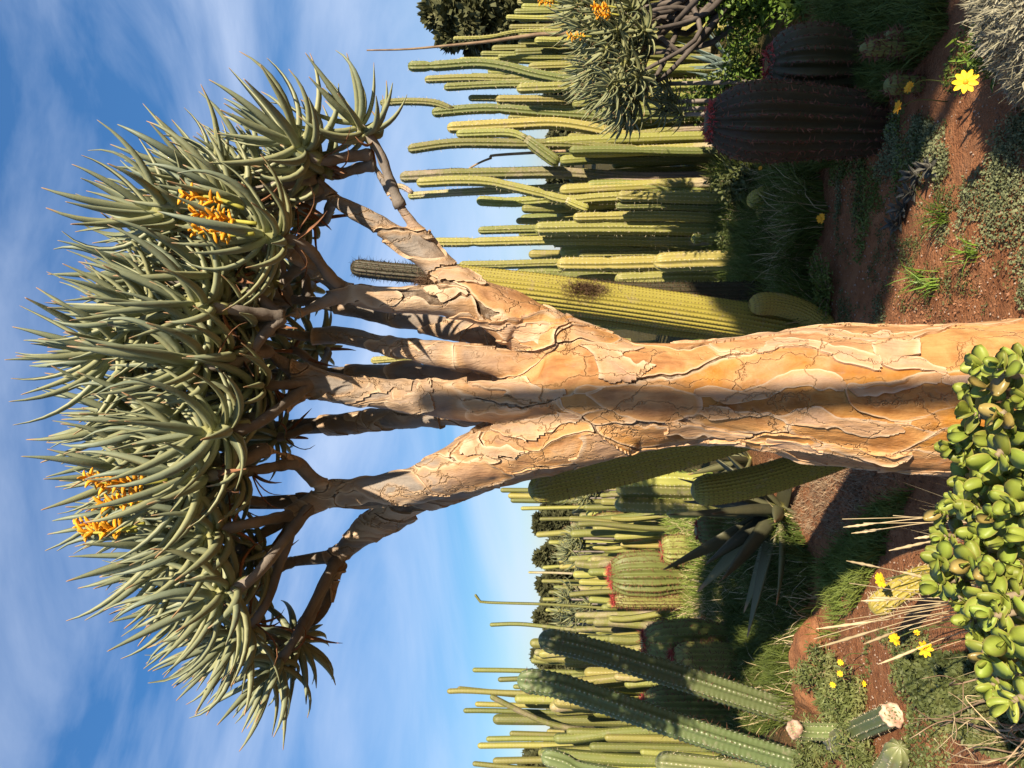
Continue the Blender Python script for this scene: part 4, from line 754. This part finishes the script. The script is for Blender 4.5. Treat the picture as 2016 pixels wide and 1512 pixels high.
# aloes
def aloe_plant(name, label, base, axis, n, L, w, material, seed, thick=.3, amin=12, amax=95, cat='aloe', curl=-.15, group=None):
    rs = random.Random(seed); root = thing(name, label, cat, tuple(base), group); root.matrix_basis = Matrix.Translation(Vector(base)) @ rot_to(axis)
    for k in range(n):
        f = (k + .5) / n; a0 = R(amin + (amax - amin) * f + rs.uniform(-7, 7)); V, F, at = aloe_leaf(L * rs.uniform(.75, 1.1), w * rs.uniform(.85, 1.1), a0, a0 + curl + R(rs.uniform(-14, 14)), 8, thick=thick, var=rs.random())
        ob('leaf', MB().add(V, F, **at).mesh('leaf', M[material]), root, mtx=Matrix.Translation((0, 0, .04 * (1 - f))) @ Matrix.Rotation(k * 2.3999, 4, 'Z'))
    return root
b = G(1545, 1000); b[2] = gzf(b[0], b[1]) + .05; aloe_plant('big_aloe', 'large dark aloe with long toothed leaves sprawling beside the trunk', b, (-.5, -.3, .8), 24, .78, .115, 'agave', 4, amax=105)
b = G(1480, 905); b[2] = gzf(b[0], b[1]); aloe_plant('big_aloe', 'second dark aloe half hidden behind the trunk', b, (-.2, 0, 1), 16, .5, .06, 'agave', 5, amax=80)
for a, b_, L, lb in [(1470, 125, .42, 'blue grey agave at the back of the bright green shrub'), (1480, 165, .36, 'smaller blue grey agave touching the taller dark barrel')]:
    b = G(a, b_); b[2] = gzf(b[0], b[1]) + .1; aloe_plant('blue_agave', lb, b, (0, -.1, 1), 14, L, .06, 'blue_agave', a, .15, amax=85, cat='agave')
# the small aloe tree
tb = np.array([3.05, 4.9, 0.0]); t2 = thing('small_aloe_tree', 'low branching aloe tree with dense small rosettes and orange flowers over the shrub', 'tree', tuple(tb))
SR = [(1150, 12, 4.7), (1165, 60, 4.6), (1195, 28, 4.55), (1205, 95, 4.55), (1180, 130, 4.7), (1225, 60, 4.5), (1250, 20, 4.6), (1215, 165, 4.5), (1240, 120, 4.5), (1130, -20, 4.8), (1185, -20, 4.6), (1225, 200, 4.6), (1260, 90, 4.65), (1170, 95, 4.85), (1210, 135, 4.8), (1190, 185, 4.85), (1140, 40, 4.9), (1240, -10, 4.8), (1262, 150, 4.5), (1255, 190, 4.65), (1275, 60, 4.55), (1235, 225, 4.75), (1160, 150, 5.0)]
rs2 = []; fork = W(1400, -10, 4.8)
for a, b_, c in SR:
    p = W(a, b_, c); d = p - W(1330, 50, 4.75); d /= np.linalg.norm(d); rs2.append((p, d * .8 + np.array([0, -.2, .3]), .76, True))
    q = spline([[*(tb + np.array([0, 0, .1])), .04], [*(fork + RNG.normal(0, .13, 3)), .022], [*(fork * .5 + p * .5 + RNG.normal(0, .08, 3)), .015], [*(p - d * .06), .012], [*p, .013]], 18); V, F = sweep(q[:, :3], q[:, 3], 8); ob('branch', MB().add(V - tb, F).mesh('branch', M['branch_dark']), t2)
st2 = MB(); tree_leaves(t2, st2, rs2, 290, LEAFM_far, tb, 30, M['aloe_far'], 2, 16); ob('leaf_mass', st2.mesh('leaf_mass', M['aloe_far']), t2, kind='stuff')
for a, b_, c, n in [(1190, 15, 4.4, 30), (1195, 30, 4.4, 24), (1140, 72, 4.45, 20), (1080, 5, 4.8, 24), (1075, -5, 4.8, 20)]: spike(t2, W(a + 25, b_, c), (0, -.1, 1), .14, n, .9)
def aloe_clump(label, spots, s, material, n=22, group=None, name='aloe_clump'):
    b = np.array(spots[0]); b[2] = 0; root = thing(name, label, 'aloe', tuple(b), group); m_ = MB(); mst = MB()
    for p in spots:
        p = np.asarray(p); q = np.array([[p[0] - b[0], p[1] - b[1], -.03], p - b]); V, F = sweep(spline(q, 5), .014, 6); mst.add(V, F); Mx = Matrix.Translation(Vector(p - b)) @ rot_to((rr.uniform(-.4, .4), rr.uniform(-.4, .2), 1), rr.uniform(0, 6)) @ Matrix.Scale(s, 4)
        for v, Ml in rosette_set(n, rr, 2, 16): V, F, a = LEAFV[v]; m_.add(xf(Mx @ Ml, V), F, **a)
    ob('stems', mst.mesh('stems', M['branch']), root, kind='stuff'); ob('leaves', m_.mesh('leaves', M[material]), root, kind='stuff')
aloe_clump('yellowish small aloe clump under the small aloe tree', [W(a, b_, 5.0) for a, b_ in ((1315, 165), (1330, 200), (1345, 225), (1310, 215))], .6, 'aloe_far')
for k, (a, b_, lb) in enumerate([(1130, 958, 'spiky grey aloe shrub close behind the trunk'), (1165, 972, 'second spiky aloe shrub below it'), (1150, 1062, 'spiky aloe shrub behind the small olive barrel'), (1125, 1092, 'aloe shrub before the dense dark tree'), (1135, 1172, 'aloe shrub beside the hooked cactus whip'), (1125, 1215, 'aloe shrub between the whip and the grey pole'), (1150, 1200, 'low aloe shrub under the hooked whip')]):
    aloe_clump('distant ' + lb, [W(a + rr.uniform(-18, 18), b_ + rr.uniform(-14, 14), 12 + rr.uniform(-.3, .3)) for _ in range(4)], 1.0, 'aloe_far', 20, 'distant aloe shrubs in the field', 'aloe_shrub')
# jade plant
def jade_leaf(L, w, th):
    n = 7; s = np.linspace(0, 1, n); wd_ = w * np.array([.25, .58, .88, 1, .98, .8, .4]); up = .10 * L * np.sin(s * 2.2) - .12 * L * s ** 2; V = []
    for i in range(n): V += [(-wd_[i] * .5, s[i] * L, up[i] + .05 * L * (wd_[i] / w)), (0, s[i] * L, up[i] + .03 * L), (wd_[i] * .5, s[i] * L, up[i] + .05 * L * (wd_[i] / w)), (0, s[i] * L, up[i] - th * .7)]
    return MB().add(np.array(V), [grid_faces(n, 4), np.array([[0, 1, 2, 3], [27, 26, 25, 24]])], edge=np.tile([1, 0, 1, 0], n))
JL = [jade_leaf(*q) for q in ((.041, .031, .004), (.035, .026, .004), (.046, .034, .004), (.024, .017, .004))]; JM = [q.mesh('leaf', M['jade']) for q in JL] + [JL[0].mesh('leaf', M['jade_red'])]
jb = W(2016, 1000, 1.75); jb[2] = gzf(jb[0], jb[1]); jade = thing('jade_plant', 'glossy green jade plant bush with plump oval leaves at the foot of the trunk', 'shrub', tuple(jb)); jp = [(1950, 690), (1905, 770), (1925, 830), (1872, 875), (1905, 930), (1868, 980), (1838, 1030), (1835, 1095), (1878, 1118), (1838, 1150), (1870, 1205), (1935, 1235), (1925, 1325), (2000, 1385), (2180, 1400), (2180, 660)]
rj = random.Random(9); spots = []
for _ in range(4000):
    a, b_ = rj.uniform(1835, 2160), rj.uniform(660, 1395)
    if in_poly(np.array([a]), np.array([b_]), jp)[0] and all(math.hypot(a - q[0], b_ - q[1]) > 37 for q in spots): spots.append((a, b_))
spots.sort(key=lambda q: q[0] > 2030); left = 300; jm = MB(); js = MB()
for a, b_ in spots:
    edge = min(1, (a - 1835) / 130); Yj = 1.72 - .28 * edge + rj.uniform(-.07, .07); p = W(a, b_, Yj) - jb; ax = Vector((p[0] * .55 + rj.uniform(-.3, .3), -.45 + rj.uniform(-.3, .3), .75 + rj.uniform(-.2, .3))); Mx = Matrix.Translation(Vector(p)) @ rot_to(ax, rj.uniform(0, 3))
    q = spline([[p[0] * .3, p[1] * .4 + .05, .0, .012], [p[0] * .75, p[1] * .8 + .04, p[2] * .55, .009], [*(p - np.array(ax.normalized()) * .03), .006], [*p, .005]], 9); V, F = sweep(q[:, :3], q[:, 3], 6); js.add(V, F)
    for k in range(9):
        lv = k // 2; el = R(62 - lv * -4 if False else [4, 20, 36, 54, 74][lv]); v = [0, 0, 1, 1, 3][lv] if rj.random() < .75 else 2
        Ml = Matrix.Translation((0, 0, -.022 + lv * .009)) @ Matrix.Rotation(lv * 1.57 + (k % 2) * 3.14 + rj.uniform(-.25, .25), 4, 'Z') @ Matrix.Rotation(el + rj.uniform(-.2, .2), 4, 'X') @ Matrix.Scale(rj.uniform(.8, 1.15), 4)
        red = rj.random() < .13
        if left > 0: ob('leaf', JM[4] if red else JM[v], jade, mtx=Mx @ Ml); left -= 1
        else: jm.add(xf(Mx @ Ml, np.concatenate(JL[v].v)), JL[v].f, edge=np.tile([1, 0, 1, 0], 7))
ob('leaf_mass', jm.mesh('leaf_mass', M['jade']), jade, kind='stuff'); ob('stems', js.mesh('stems', M['jade_stem']), jade, kind='stuff')
# dry grass stalks with seed heads
def tuft(label, base, tips, Yb, seed):
    rs = np.random.default_rng(seed); b = W(*base, Yb); b0 = b.copy(); b0[2] = gzf(b[0], b[1]); root = thing('dry_grass_tuft', label, 'grass', tuple(b0), 'dry grass tufts by the jade plant')
    for a, c, hd in tips:
        t = W(a, c, Yb + rs.uniform(-.1, .25)); s0 = b0 + np.array([rs.normal(0, .03), rs.normal(0, .03), -.01]); md_ = (s0 + t) / 2 + np.array([(b[0] - t[0]) * .25, 0, .05]); q = spline([s0, md_, t], 14); V, F = sweep(q, np.linspace(.0018, .0011, 14), 4); o = ob('stalk', MB().add(V - b0, F).mesh('stalk', M['straw']), root)
        if hd: q2 = q[-(3 if hd < 2 else 4):]; q2 = spline(q2, 12); V, F = sweep(q2, .0042 * np.sin(np.linspace(.25, 2.9, 12)) * (1 + .3 * np.sin(np.arange(12) * 2.3)), 6); ob('seed_head', MB().add(V - b0, F).mesh('seed_head', M['straw']), o)
    m_ = MB(); p = rs.normal(0, .06, (120, 3)) * np.array([1, 1, 0]); blades(m_, p, .5, .0016, rs, .6); ob('blades', m_.mesh('blades', M['straw'], False), root, kind='stuff')
tuft('dry grass tuft with pale seed heads before the trunk', (1900, 1030), [(1658, 1022, 0), (1660, 1038, 1), (1676, 1050, 1), (1750, 1084, 2), (1758, 1015, 0), (1700, 1030, 0), (1800, 1060, 1)], 2.1, 1)
tuft('wide fan of dry grass stalks leaning out beside the yellow cactus', (1930, 1185), [(1607, 1238, 2), (1602, 1258, 0), (1612, 1274, 2), (1666, 1104, 1), (1672, 1148, 0), (1695, 1183, 1), (1716, 1176, 1), (1668, 1220, 0), (1700, 1268, 1), (1728, 1308, 2), (1772, 1125, 1), (1770, 1160, 0), (1780, 1210, 0), (1690, 1225, 0), (1745, 1240, 0), (1790, 1240, 0), (1740, 1200, 0)], 2.05, 2)
# small cacti near the path
M['yellow_skin'] = m_cactus('yellow_skin', (.2, .18, .025), (.4, .33, .05), dots=(.5, .42, .25), pitch=.02, dotw=.5, dot_amt=.8)
column('yellow_cactus', 'short yellow spiny cactus leaning behind the dry grass stalks', [([(1716, 1205), (1745, 1180), (1790, 1150), (1830, 1135)], 46)], 2.75, None, 'yellow_skin', ribs=13, depth=.2, sp_len=.022, step=.012, pitch=.016)
for k, (a, lb) in enumerate([([(1472, 402), (1500, 388), (1550, 372)], 'small ribbed cactus leaning in the grass, outermost of its cluster'), ([(1490, 425), (1520, 412), (1570, 400)], 'small ribbed cactus in the middle of the grass cluster'), ([(1500, 385), (1540, 378), (1580, 380)], 'small ribbed cactus upright at the back of the cluster')]): golden(lb, a, 38, 5.0, 14, .012)
for a, b_, w, lb in [(1693, 95, 34, 'small pale spined globe cactus next to the smaller barrel'), (1735, 80, 38, 'yellow tufted globe cactus in the shade beside the path'), (1740, 168, 38, 'little globe cactus with whitish spines by the orange daisies')]:
    barrel(lb, a, a + 55, b_, w, 3.25, 0, 13, .035, False, 3, -.2)
# cut cactus pieces
def cut_piece(label, pts, wpx, Y, face, cut=True):
    P = np.array([W(a, b_, y) for a, b_, y in pts]); P[:, 2] = np.maximum(P[:, 2], gz(P[:, 0], P[:, 1]) + wpx * .4 * Y / FPX) if face == 'lie' else P[:, 2]
    if face != 'lie': P[0, 2] = gzf(P[0, 0], P[0, 1]) - .02
    Rw = wpx * .5 * Y / FPX; root = thing('cut_cactus', label, 'cactus', tuple(P[0]), 'cut cactus pieces on the red soil'); SEED[0] += 1
    V, F, at, tr = cactus_geo(P, Rw, 9, .2, (), .02, .04, 4, tip=.12 if cut else 1, seed=SEED[0]); o = ob('stem', MB().add(V - P[0], F, **at).mesh('stem', M['cereus_dark']), root)
    sv, sf = spine_geo(*tr, 9, .02, .01, .0016, rs=np.random.default_rng(3)); ob('spines', MB().add(sv - P[0], sf).mesh('spines', M['spine_pale'], False), o, kind='stuff')
    if not cut: return
    d = P[-1] - P[-2]; d /= np.linalg.norm(d); th = np.linspace(0, 6.2832, 37)[:-1]; rows = []
    for f, h in ((.98, -.012), (1.03, .004), (.8, .012), (.62, .004), (.5, .010), (.3, .003), (.16, .012), (.02, .012)): r_ = Rw * f * (1 + .05 * np.cos(9 * th) + .13 * vnoise(np.stack([np.cos(th), np.sin(th), np.full(36, f)], 1), 2.2, SEED[0])); rows.append(np.stack([r_ * np.cos(th), r_ * np.sin(th), np.full(36, h) + .003 * np.cos(7 * th + f * 9)], 1))
    ob('cut_face', MB().add(np.concatenate(rows), [grid_faces(8, 36)]).mesh('cut_face', M['cut']), root, mtx=Matrix.Translation(Vector(P[-1] - P[0] - d * .006)) @ rot_to(d))
cut_piece('fallen ribbed cactus piece with a pale pink cut end on the red soil', [(1640, 1462, 3.95), (1700, 1432, 3.6), (1758, 1407, 3.3)], 42, 3.5, 'lie')
cut_piece('upright stump with a creamy cut top among the weeds', [(1640, 1440, 3.95), (1590, 1440, 3.92), (1562, 1435, 3.86)], 33, 3.9, 'up')
cut_piece('grey green cactus offcut lying behind the fallen piece', [(1740, 1530, 3.4), (1760, 1500, 3.3), (1775, 1470, 3.2)], 50, 3.3, 'lie', False)
# soil bank
th = np.linspace(0, 6.2832, 121)[:-1]; rows = []; c = G(1590, 1320)
for f in np.linspace(1.15, .02, 26): h = .085 * np.clip((1.05 - f) / .4, 0, 1) ** .7 - .02; rows.append(np.stack([c[0] + .27 * f * np.cos(th) * (1 + .2 * np.sin(3 * th)), c[1] + .19 * f * np.sin(th) * (1 + .15 * np.cos(5 * th)), np.full(120, h)], 1))
v = np.concatenate(rows); v += .045 * np.stack([fbm(v, 7, 3, 1), fbm(v, 7, 3, 2), .8 * fbm(v, 9, 4, 3)], 1); v[:120, 2] = -.05; o = ob('soil_bank', MB().add(v, [grid_faces(26, 120)]).mesh('soil_bank', M['soil'])); o['kind'] = 'structure'
# daisies
def petal(L, w):
    s = np.linspace(0, 1, 5); wd_ = w * np.array([.35, .85, 1, .85, .3]); V = []
    for i in range(5): V += [(-wd_[i] / 2, s[i] * L, .02 * L + .12 * L * s[i]), (0, s[i] * L, .12 * L * s[i] - .02 * L), (wd_[i] / 2, s[i] * L, .02 * L + .12 * L * s[i])]
    return MB().add(np.array(V), [grid_faces(5, 3, False)])
PET = petal(1, .5); PM = {'petal': PET.mesh('petal', M['petal']), 'petal_o': PET.mesh('petal', M['petal_o'])}
V, F = sweep(spline([[0, 0, -.1, .15], [0, 0, .05, .24], [0, 0, .16, .12]], 6)[:, :3], spline([[0, 0, -.1, .15], [0, 0, .05, .24], [0, 0, .16, .12]], 6)[:, 3], 8); CEN = MB().add(V, F).mesh('centre', M['petal_o'])
def daisy(label, ix, iy, Y, px, kind='petal', npet=9, face=(.05, -.75, .6)):
    p = W(ix, iy, Y); b = np.array([p[0] + .03, p[1] + .04, 0]); b[2] = gzf(b[0], b[1]) - .01; root = thing('daisy', label, 'flower', tuple(b), 'yellow and orange daisies'); s = px * .5 * Y / FPX
    q = spline([b - b, (p - b) * .5 + np.array([.02, 0, .02]), p - b - np.array(Vector(face).normalized()) * s * .15], 8); V, F = sweep(q, .0022, 5); ob('stem', MB().add(V, F).mesh('stem', M['weed']), root)
    hd = ob('centre', CEN, root, mtx=Matrix.Translation(Vector(p - b)) @ rot_to(face) @ Matrix.Scale(s, 4))
    for k in range(npet): ob('petal', PM[kind], hd, mtx=Matrix.Rotation(k * 6.2832 / npet + rr.uniform(-.1, .1), 4, 'Z') @ Matrix.Translation((0, .12, 0)) @ Matrix.Rotation(rr.uniform(-.15, .25), 4, 'X') @ Matrix.Scale(.92, 4))
daisy('large bright yellow daisy beside the silver cushion', 1901, 161, 2.45, 44, npet=9, face=(-.1, -.9, .5))
daisy('orange daisy tilted up in the shade beneath the dark barrels', 1769, 211, 3.0, 25, 'petal_o', 12, (.1, -.2, 1)); daisy('orange daisy by the whitish globe cactus', 1790, 172, 3.0, 22, 'petal_o', 12, (.15, -.4, .9)); daisy('single orange daisy in the long shaded grass', 1617, 430, 4.1, 20, 'petal_o', 11, (-.1, -.5, .8)); daisy('tiny orange daisy near the leaning small cacti', 1497, 331, 4.9, 9, 'petal_o', 10)
daisy('yellow daisy above the short yellow cactus', 1735, 1142, 2.6, 29, npet=12, face=(0, -.35, .9)); daisy('orange yellow daisy standing over the bare soil', 1762, 1257, 2.75, 26, 'petal', 11, (-.2, -.4, .9)); daisy('orange yellow daisy close to the jade leaves', 1822, 1278, 2.4, 30, 'petal', 8, (.1, -.6, .7))
for k, (a, b_) in enumerate([(1655, 1304), (1654, 1326), (1700, 1346), (1640, 1348), (1665, 1488)]): daisy(['small yellow daisy topmost in the weed patch', 'small yellow daisy next to the topmost one', 'small yellow bloom at the lower edge of the weed patch', 'small yellow bloom deep in the weed patch', 'small orange bloom by the second leaning cactus foot'][k], a, b_, 3.75, 12, npet=8)
daisy('half open yellow bloom in the weeds behind the dry stalks', 1805, 1245, 2.6, 12, npet=7)
# silver cushion and leafy sprig
cb = np.array([1.2, 2.2, 0]); root = thing('silver_cushion', 'silvery grey cushion shrub of curly foliage beside the yellow daisy', 'shrub', tuple(cb)); rs = np.random.default_rng(41); n = 15000
u = rs.normal(size=(n, 3)); u[:, 2] = np.abs(u[:, 2]); u /= np.linalg.norm(u, axis=1)[:, None]; p = u * np.array([.38, .33, .25]) * rs.uniform(.82, 1, (n, 1)) * (1 + .1 * vnoise(u, 3, 4))[:, None]; d = u * .6 + rs.normal(0, .5, (n, 3)); d /= np.linalg.norm(d, axis=1)[:, None]; s = np.cross(d, u); s /= np.linalg.norm(s, axis=1)[:, None] + 1e-9; l = rs.uniform(.018, .04, (n, 1)); e = p + d * l; e2 = e + (d + rs.normal(0, .8, (n, 3))) * l * .5
V = np.stack([p - s * .0022, p + s * .0022, e + s * .0024, e - s * .0024, e2], 1).reshape(-1, 3); i = np.arange(n) * 5; ob('foliage', MB().add(V, [np.stack([i, i + 1, i + 2, i + 3], 1), np.stack([i + 3, i + 2, i + 4], 1)]).mesh('foliage', M['silver'], False), root, kind='stuff')
th = np.linspace(0, 6.2832, 25)[:-1]; rows = [np.stack([.37 * f * np.cos(th), .33 * f * np.sin(th), np.full(24, h)], 1) for f, h in ((1, -.03), (.98, .06), (.85, .14), (.55, .2), (.05, .23))]; ob('mound', MB().add(np.concatenate(rows), [grid_faces(5, 24)]).mesh('mound', M['twig']), root)
shrub('leafy_sprig', 'narrow leaved green sprig growing beside the silver cushion', (1.12, 2.62), (.14, .1, .13), 240, .05, 'shrub', 51, 4.5, 12)
for k, (a, b_, n, lb) in enumerate([(1850, 428, 50, 'lit green grass tuft on the grey mat'), (1830, 560, 36, 'grass tuft near the trunk with arching blades'), (1800, 545, 26, 'smaller grass tuft beside it'), (1915, 500, 26, 'little leafy seedling on the bare soil')]):
    p = G(a, b_); b = np.array([p[0], p[1], gzf(p[0], p[1])]); root = thing('grass_tuft', lb, 'grass', tuple(b), 'small green tufts on the soil'); m_ = MB(); rs = np.random.default_rng(60 + k); blades(m_, rs.normal(0, .018, (n, 3)) * np.array([1, 1, 0]), .13, .0026, rs, 1.3); ob('blades', m_.mesh('blades', M['shrub'], False), root, kind='stuff')
for k, (a, b_) in enumerate([(1770, 410), (1790, 380), (1800, 345), (1830, 330), (1760, 440)]):
    b = G(a, b_); b[2] = gzf(b[0], b[1]); aloe_plant('grey_succulent', ['dusky rosette succulent on the shaded path edge', 'dusky pinkish succulent beside it', 'purplish succulent rosette nearer the grey mat', 'greyish rosette succulent touching the mat', 'flattened dusky rosette nearest the long grass'][k], b, (0, -.2, 1), 16, .06, .026, 'dusky', 70 + k, .2, 15, 85, 'succulent', .3)
# bare twigs in the near corner and the thin whip above the bank
def twigs(name, label, base, tips, Yb, r0, mat_='twig', seed=1):
    rs = np.random.default_rng(seed); b = W(*base, Yb); b[2] = gzf(b[0], b[1]); root = thing(name, label, 'twig', tuple(b))
    for a, c, y in tips:
        t = W(a, c, y); q = spline([b, b * .6 + t * .4 + rs.normal(0, .05, 3), b * .25 + t * .75 + rs.normal(0, .04, 3), t], 16); V, F = sweep(q, np.linspace(r0, r0 * .35, 16), 5); o = ob('twig', MB().add(V - b, F).mesh('twig', M[mat_]), root)
        for k in range(3):
            i_ = rs.integers(5, 14); e = q[i_] + rs.normal(0, .07, 3) + np.array([0, 0, .03]); V, F = sweep(spline([q[i_], (q[i_] + e) / 2 + rs.normal(0, .01, 3), e], 6), np.linspace(r0 * .4, r0 * .2, 6), 4); ob('side_twig', MB().add(V - b, F).mesh('side_twig', M[mat_]), o)
twigs('dry_twigs', 'tangled bare twigs on the soil past the jade plant', (2030, 1400), [(1800, 1395, 2.9), (1790, 1455, 2.8), (1850, 1430, 2.5), (1905, 1385, 2.3), (1920, 1500, 2.3), (1860, 1500, 2.6), (1960, 1450, 2.1), (1880, 1340, 2.3), (1975, 1505, 2.0)], 2.2, .0045)
twigs('dry_twigs', 'straw coloured bent stems over the bare soil', (2010, 1470), [(1880, 1412, 2.4), (1900, 1470, 2.3), (1930, 1370, 2.3), (1950, 1400, 2.2), (1840, 1480, 2.5)], 2.15, .0028, 'straw', 2)
q = np.array([W(a, b_, 7.0) for a, b_ in ((1300, 60), (1100, 66), (1030, 72), (960, 82), (880, 90), (800, 97), (722, 99))]); q[0, 2] = -.02; V, F = sweep(spline(q, 30), np.linspace(.022, .007, 30), 6); tag(ob('thin_whip', MB().add(V - q[0], F).mesh('thin_whip', M['twig']), loc=tuple(q[0])), 'long thin bare whip stem rising before the dark tree', 'stem')
q = np.array([W(a, b_, 7.0) for a, b_ in ((1100, 290), (1010, 303), (965, 312), (930, 328), (900, 350))]); q[0, 2] = -.02; V, F = sweep(spline(q, 24), np.linspace(.016, .006, 24), 6); tag(ob('thin_whip', MB().add(V - q[0], F).mesh('thin_whip', M['twig']), loc=tuple(q[0])), 'thin bare stem arching across to the grey corky cactus', 'stem')
cover('ground_cover', 'reddish and green weeds low on the soil beside the bare twigs', [(1800, 1290), (1830, 1380), (1900, 1440), (2060, 1520), (2090, 1330), (1950, 1290)], 16000, .022, 'weed', 16, -.1, .06)
# ------------------------------------------------------------------ far trees
def leaf_cloud(mbx, c, rad, n, size, rs, shell=.55, elong=1.6, **at):
    u = rs.normal(size=(n, 3)); u /= np.linalg.norm(u, axis=1)[:, None]; p = c + u * (rs.uniform(shell, 1, (n, 1)) ** .8) * rad
    d = rs.normal(size=(n, 3)) + u * .6; d /= np.linalg.norm(d, axis=1)[:, None]; s = np.cross(d, rs.normal(size=(n, 3))); s /= np.linalg.norm(s, axis=1)[:, None]
    l = size * rs.uniform(.6, 1.4, (n, 1)); nn = np.cross(d, s)
    V = np.stack([p, p + d * l * .5 + s * l / elong * .5, p + d * l + nn * l * .12, p + d * l * .5 - s * l / elong * .5], 1).reshape(-1, 3); i = np.arange(n) * 4
    mbx.add(V, [np.stack([i, i + 1, i + 2], 1), np.stack([i, i + 2, i + 3], 1)], **at)
def far_tree(label, ix0, ix1, iy0, iy1, Y, n=26, leaf=.22, dens=330, seed=1):
    rs = np.random.default_rng(seed); c = W((ix0 + ix1) / 2, (iy0 + iy1) / 2, Y); top = W(ix0, 0, Y)[2]; bot = max(.4, W(ix1, 0, Y)[2]); hw = abs(iy1 - iy0) * .5 * Y / FPX
    b = np.array([c[0], Y, 0]); root = thing('dark_tree', label, 'tree', tuple(b), 'dark trees along the far edge')
    q = spline([[0, 0, -.2, .3], [.1, 0, bot * .6, .25], [0, 0, (top + bot) * .5, .12]], 8); V, F = sweep(q[:, :3], q[:, 3], 8); mbt = MB().add(V, F); mc = MB()
    for k in range(n):
        u = rs.normal(size=3); u /= np.linalg.norm(u); p = np.array([0, 0, (top + bot) / 2]) + u * np.array([hw, hw, (top - bot) / 2]) * rs.uniform(.35, .82); rr_ = rs.uniform(.2, .36) * min(hw, top - bot)
        leaf_cloud(mc, p, rr_ * np.array([1, 1, .8]), dens, leaf, rs, .25)
        q = spline([[0, 0, bot * .7, .08], [*(p * .5 + np.array([0, 0, bot * .4])), .05], [*p, .02]], 7); V, F = sweep(q[:, :3], q[:, 3], 5); mbt.add(V, F)
    ob('trunk', mbt.mesh('trunk', M['twig']), root); ob('crown', mc.mesh('crown', M['far'], False), root, kind='stuff')
far_tree('large dark leafy tree rising behind the column cactus bank', 826, 1100, -60, 118, 26, 60, .3, 700, 2)
for k, (a, b0, b1, Yk) in enumerate([(1040, 1008, 1052, 34), (1048, 1060, 1118, 30), (1050, 1128, 1186, 32), (1044, 1192, 1250, 30), (1040, 1256, 1325, 31), (1052, 985, 1010, 36), (990, 1470, 1530, 24), (1030, 430, 470, 30), (1010, 380, 430, 33), (1050, 520, 600, 34), (1045, 880, 960, 38), (1040, 640, 720, 38)]):
    far_tree(['low olive tree with ragged crown', 'dense rounded dark tree', 'broad brownish tree', 'low bushy tree beside the hooked cactus whip', 'wide dark hedge tree behind the yellow clump', 'thin airy tree', 'leafy green tree behind the packed clump', 'small tree peeping through the cactus bank', 'little tree behind the grey corky cactus', 'dark tree low behind the bank', 'far tree hidden behind the trunk', 'far tree behind the quiver tree limbs'][k] + ' on the far edge of the field', a, 1240, b0, b1, Yk, 18, .26, 420, 30 + k)
rh = random.Random(77)
for k in range(26):                                 # a low hedge of trees closes the horizon
    b0 = -520 + k * 80 + rh.uniform(-8, 8); far_tree('low dusky tree in the hedge that closes the horizon', rh.uniform(1066, 1088), 1240, b0 - 52, b0 + 52, 42 + rh.uniform(-2, 2), 14, .4, 200, 200 + k)
# ------------------------------------------------------------------ trees standing behind the photographer, whose shade lies on the bed
def shadow_to(p, h): return np.asarray(p, float) + np.array(SDIR) / math.hypot(SDIR.x, SDIR.y) * h
def shade_tree(label, blobs, foot, leaf=.16, seed=5):
    rs = np.random.default_rng(seed); b = np.array([foot[0], foot[1], gzf(*foot)]); root = thing('leafy_tree', label, 'tree', tuple(b), 'leafy trees behind the path'); mt_, mc = MB(), MB()
    top = np.mean([np.asarray(q[0]) for q in blobs], 0) - b
    q = spline([[0, 0, -.2, .16], [.05, 0, top[2] * .4, .13], [*(top * .7), .09]], 8); V, F = sweep(q[:, :3], q[:, 3], 8); mt_.add(V, F)
    for p, r_, n in blobs:
        p = np.asarray(p) - b; leaf_cloud(mc, p, np.asarray(r_), n, leaf, rs, .1)
        e = spline([[*(top * .5), .06], [*(.5 * p + .3 * top), .045], [*p, .02]], 7); V, F = sweep(e[:, :3], e[:, 3], 6); mt_.add(V, F)
    ob('trunk', mt_.mesh('trunk', M['twig']), root); ob('crown', mc.mesh('crown', M['far'], False), root, kind='stuff')
SHADE = [((1.75, 3.9, .35), (.55, .5, .42)), ((1.05, 3.95, .4), (.5, .45, .38)), ((1.3, 4.6, .2), (.7, .5, .3)), ((.55, 4.7, .05), (.45, .5, .28)), ((.75, 3.98, .0), (.45, .4, .14)), ((1.6, 3.5, .0), (.6, .3, .15)), ((2.5, 3.7, .1), (.5, .5, .3)), ((.75, 5.2, .1), (.5, .4, .25)), ((.35, 4.15, .0), (.3, .3, .12))]
shade_tree('leafy tree shading the barrel cacti', [(shadow_to(p, 7.0), np.array(r_) * 1.02, 2600) for p, r_ in SHADE], (3.9, -3.2), .17)
p0 = np.array([-.035, 2.32, 0]); q0 = shadow_to(p0, 5.2)
SEED[0] += 1
Pst = np.array([[q0[0] + .0, q0[1], -.05], [q0[0] + .01, q0[1], 1.5], [q0[0] - .02, q0[1], 3.2], [q0[0], q0[1], 4.75]])
V, F, at, tr = cactus_geo(Pst, .047, 8, .2, (), .06, seed=SEED[0]); tag(ob('column_cactus', MB().add(V - Pst[0], F, **at).mesh('column_cactus', M['cereus']), loc=tuple(Pst[0])), 'tall column cactus behind the photographer, its shadow striping the trunk', 'cactus')
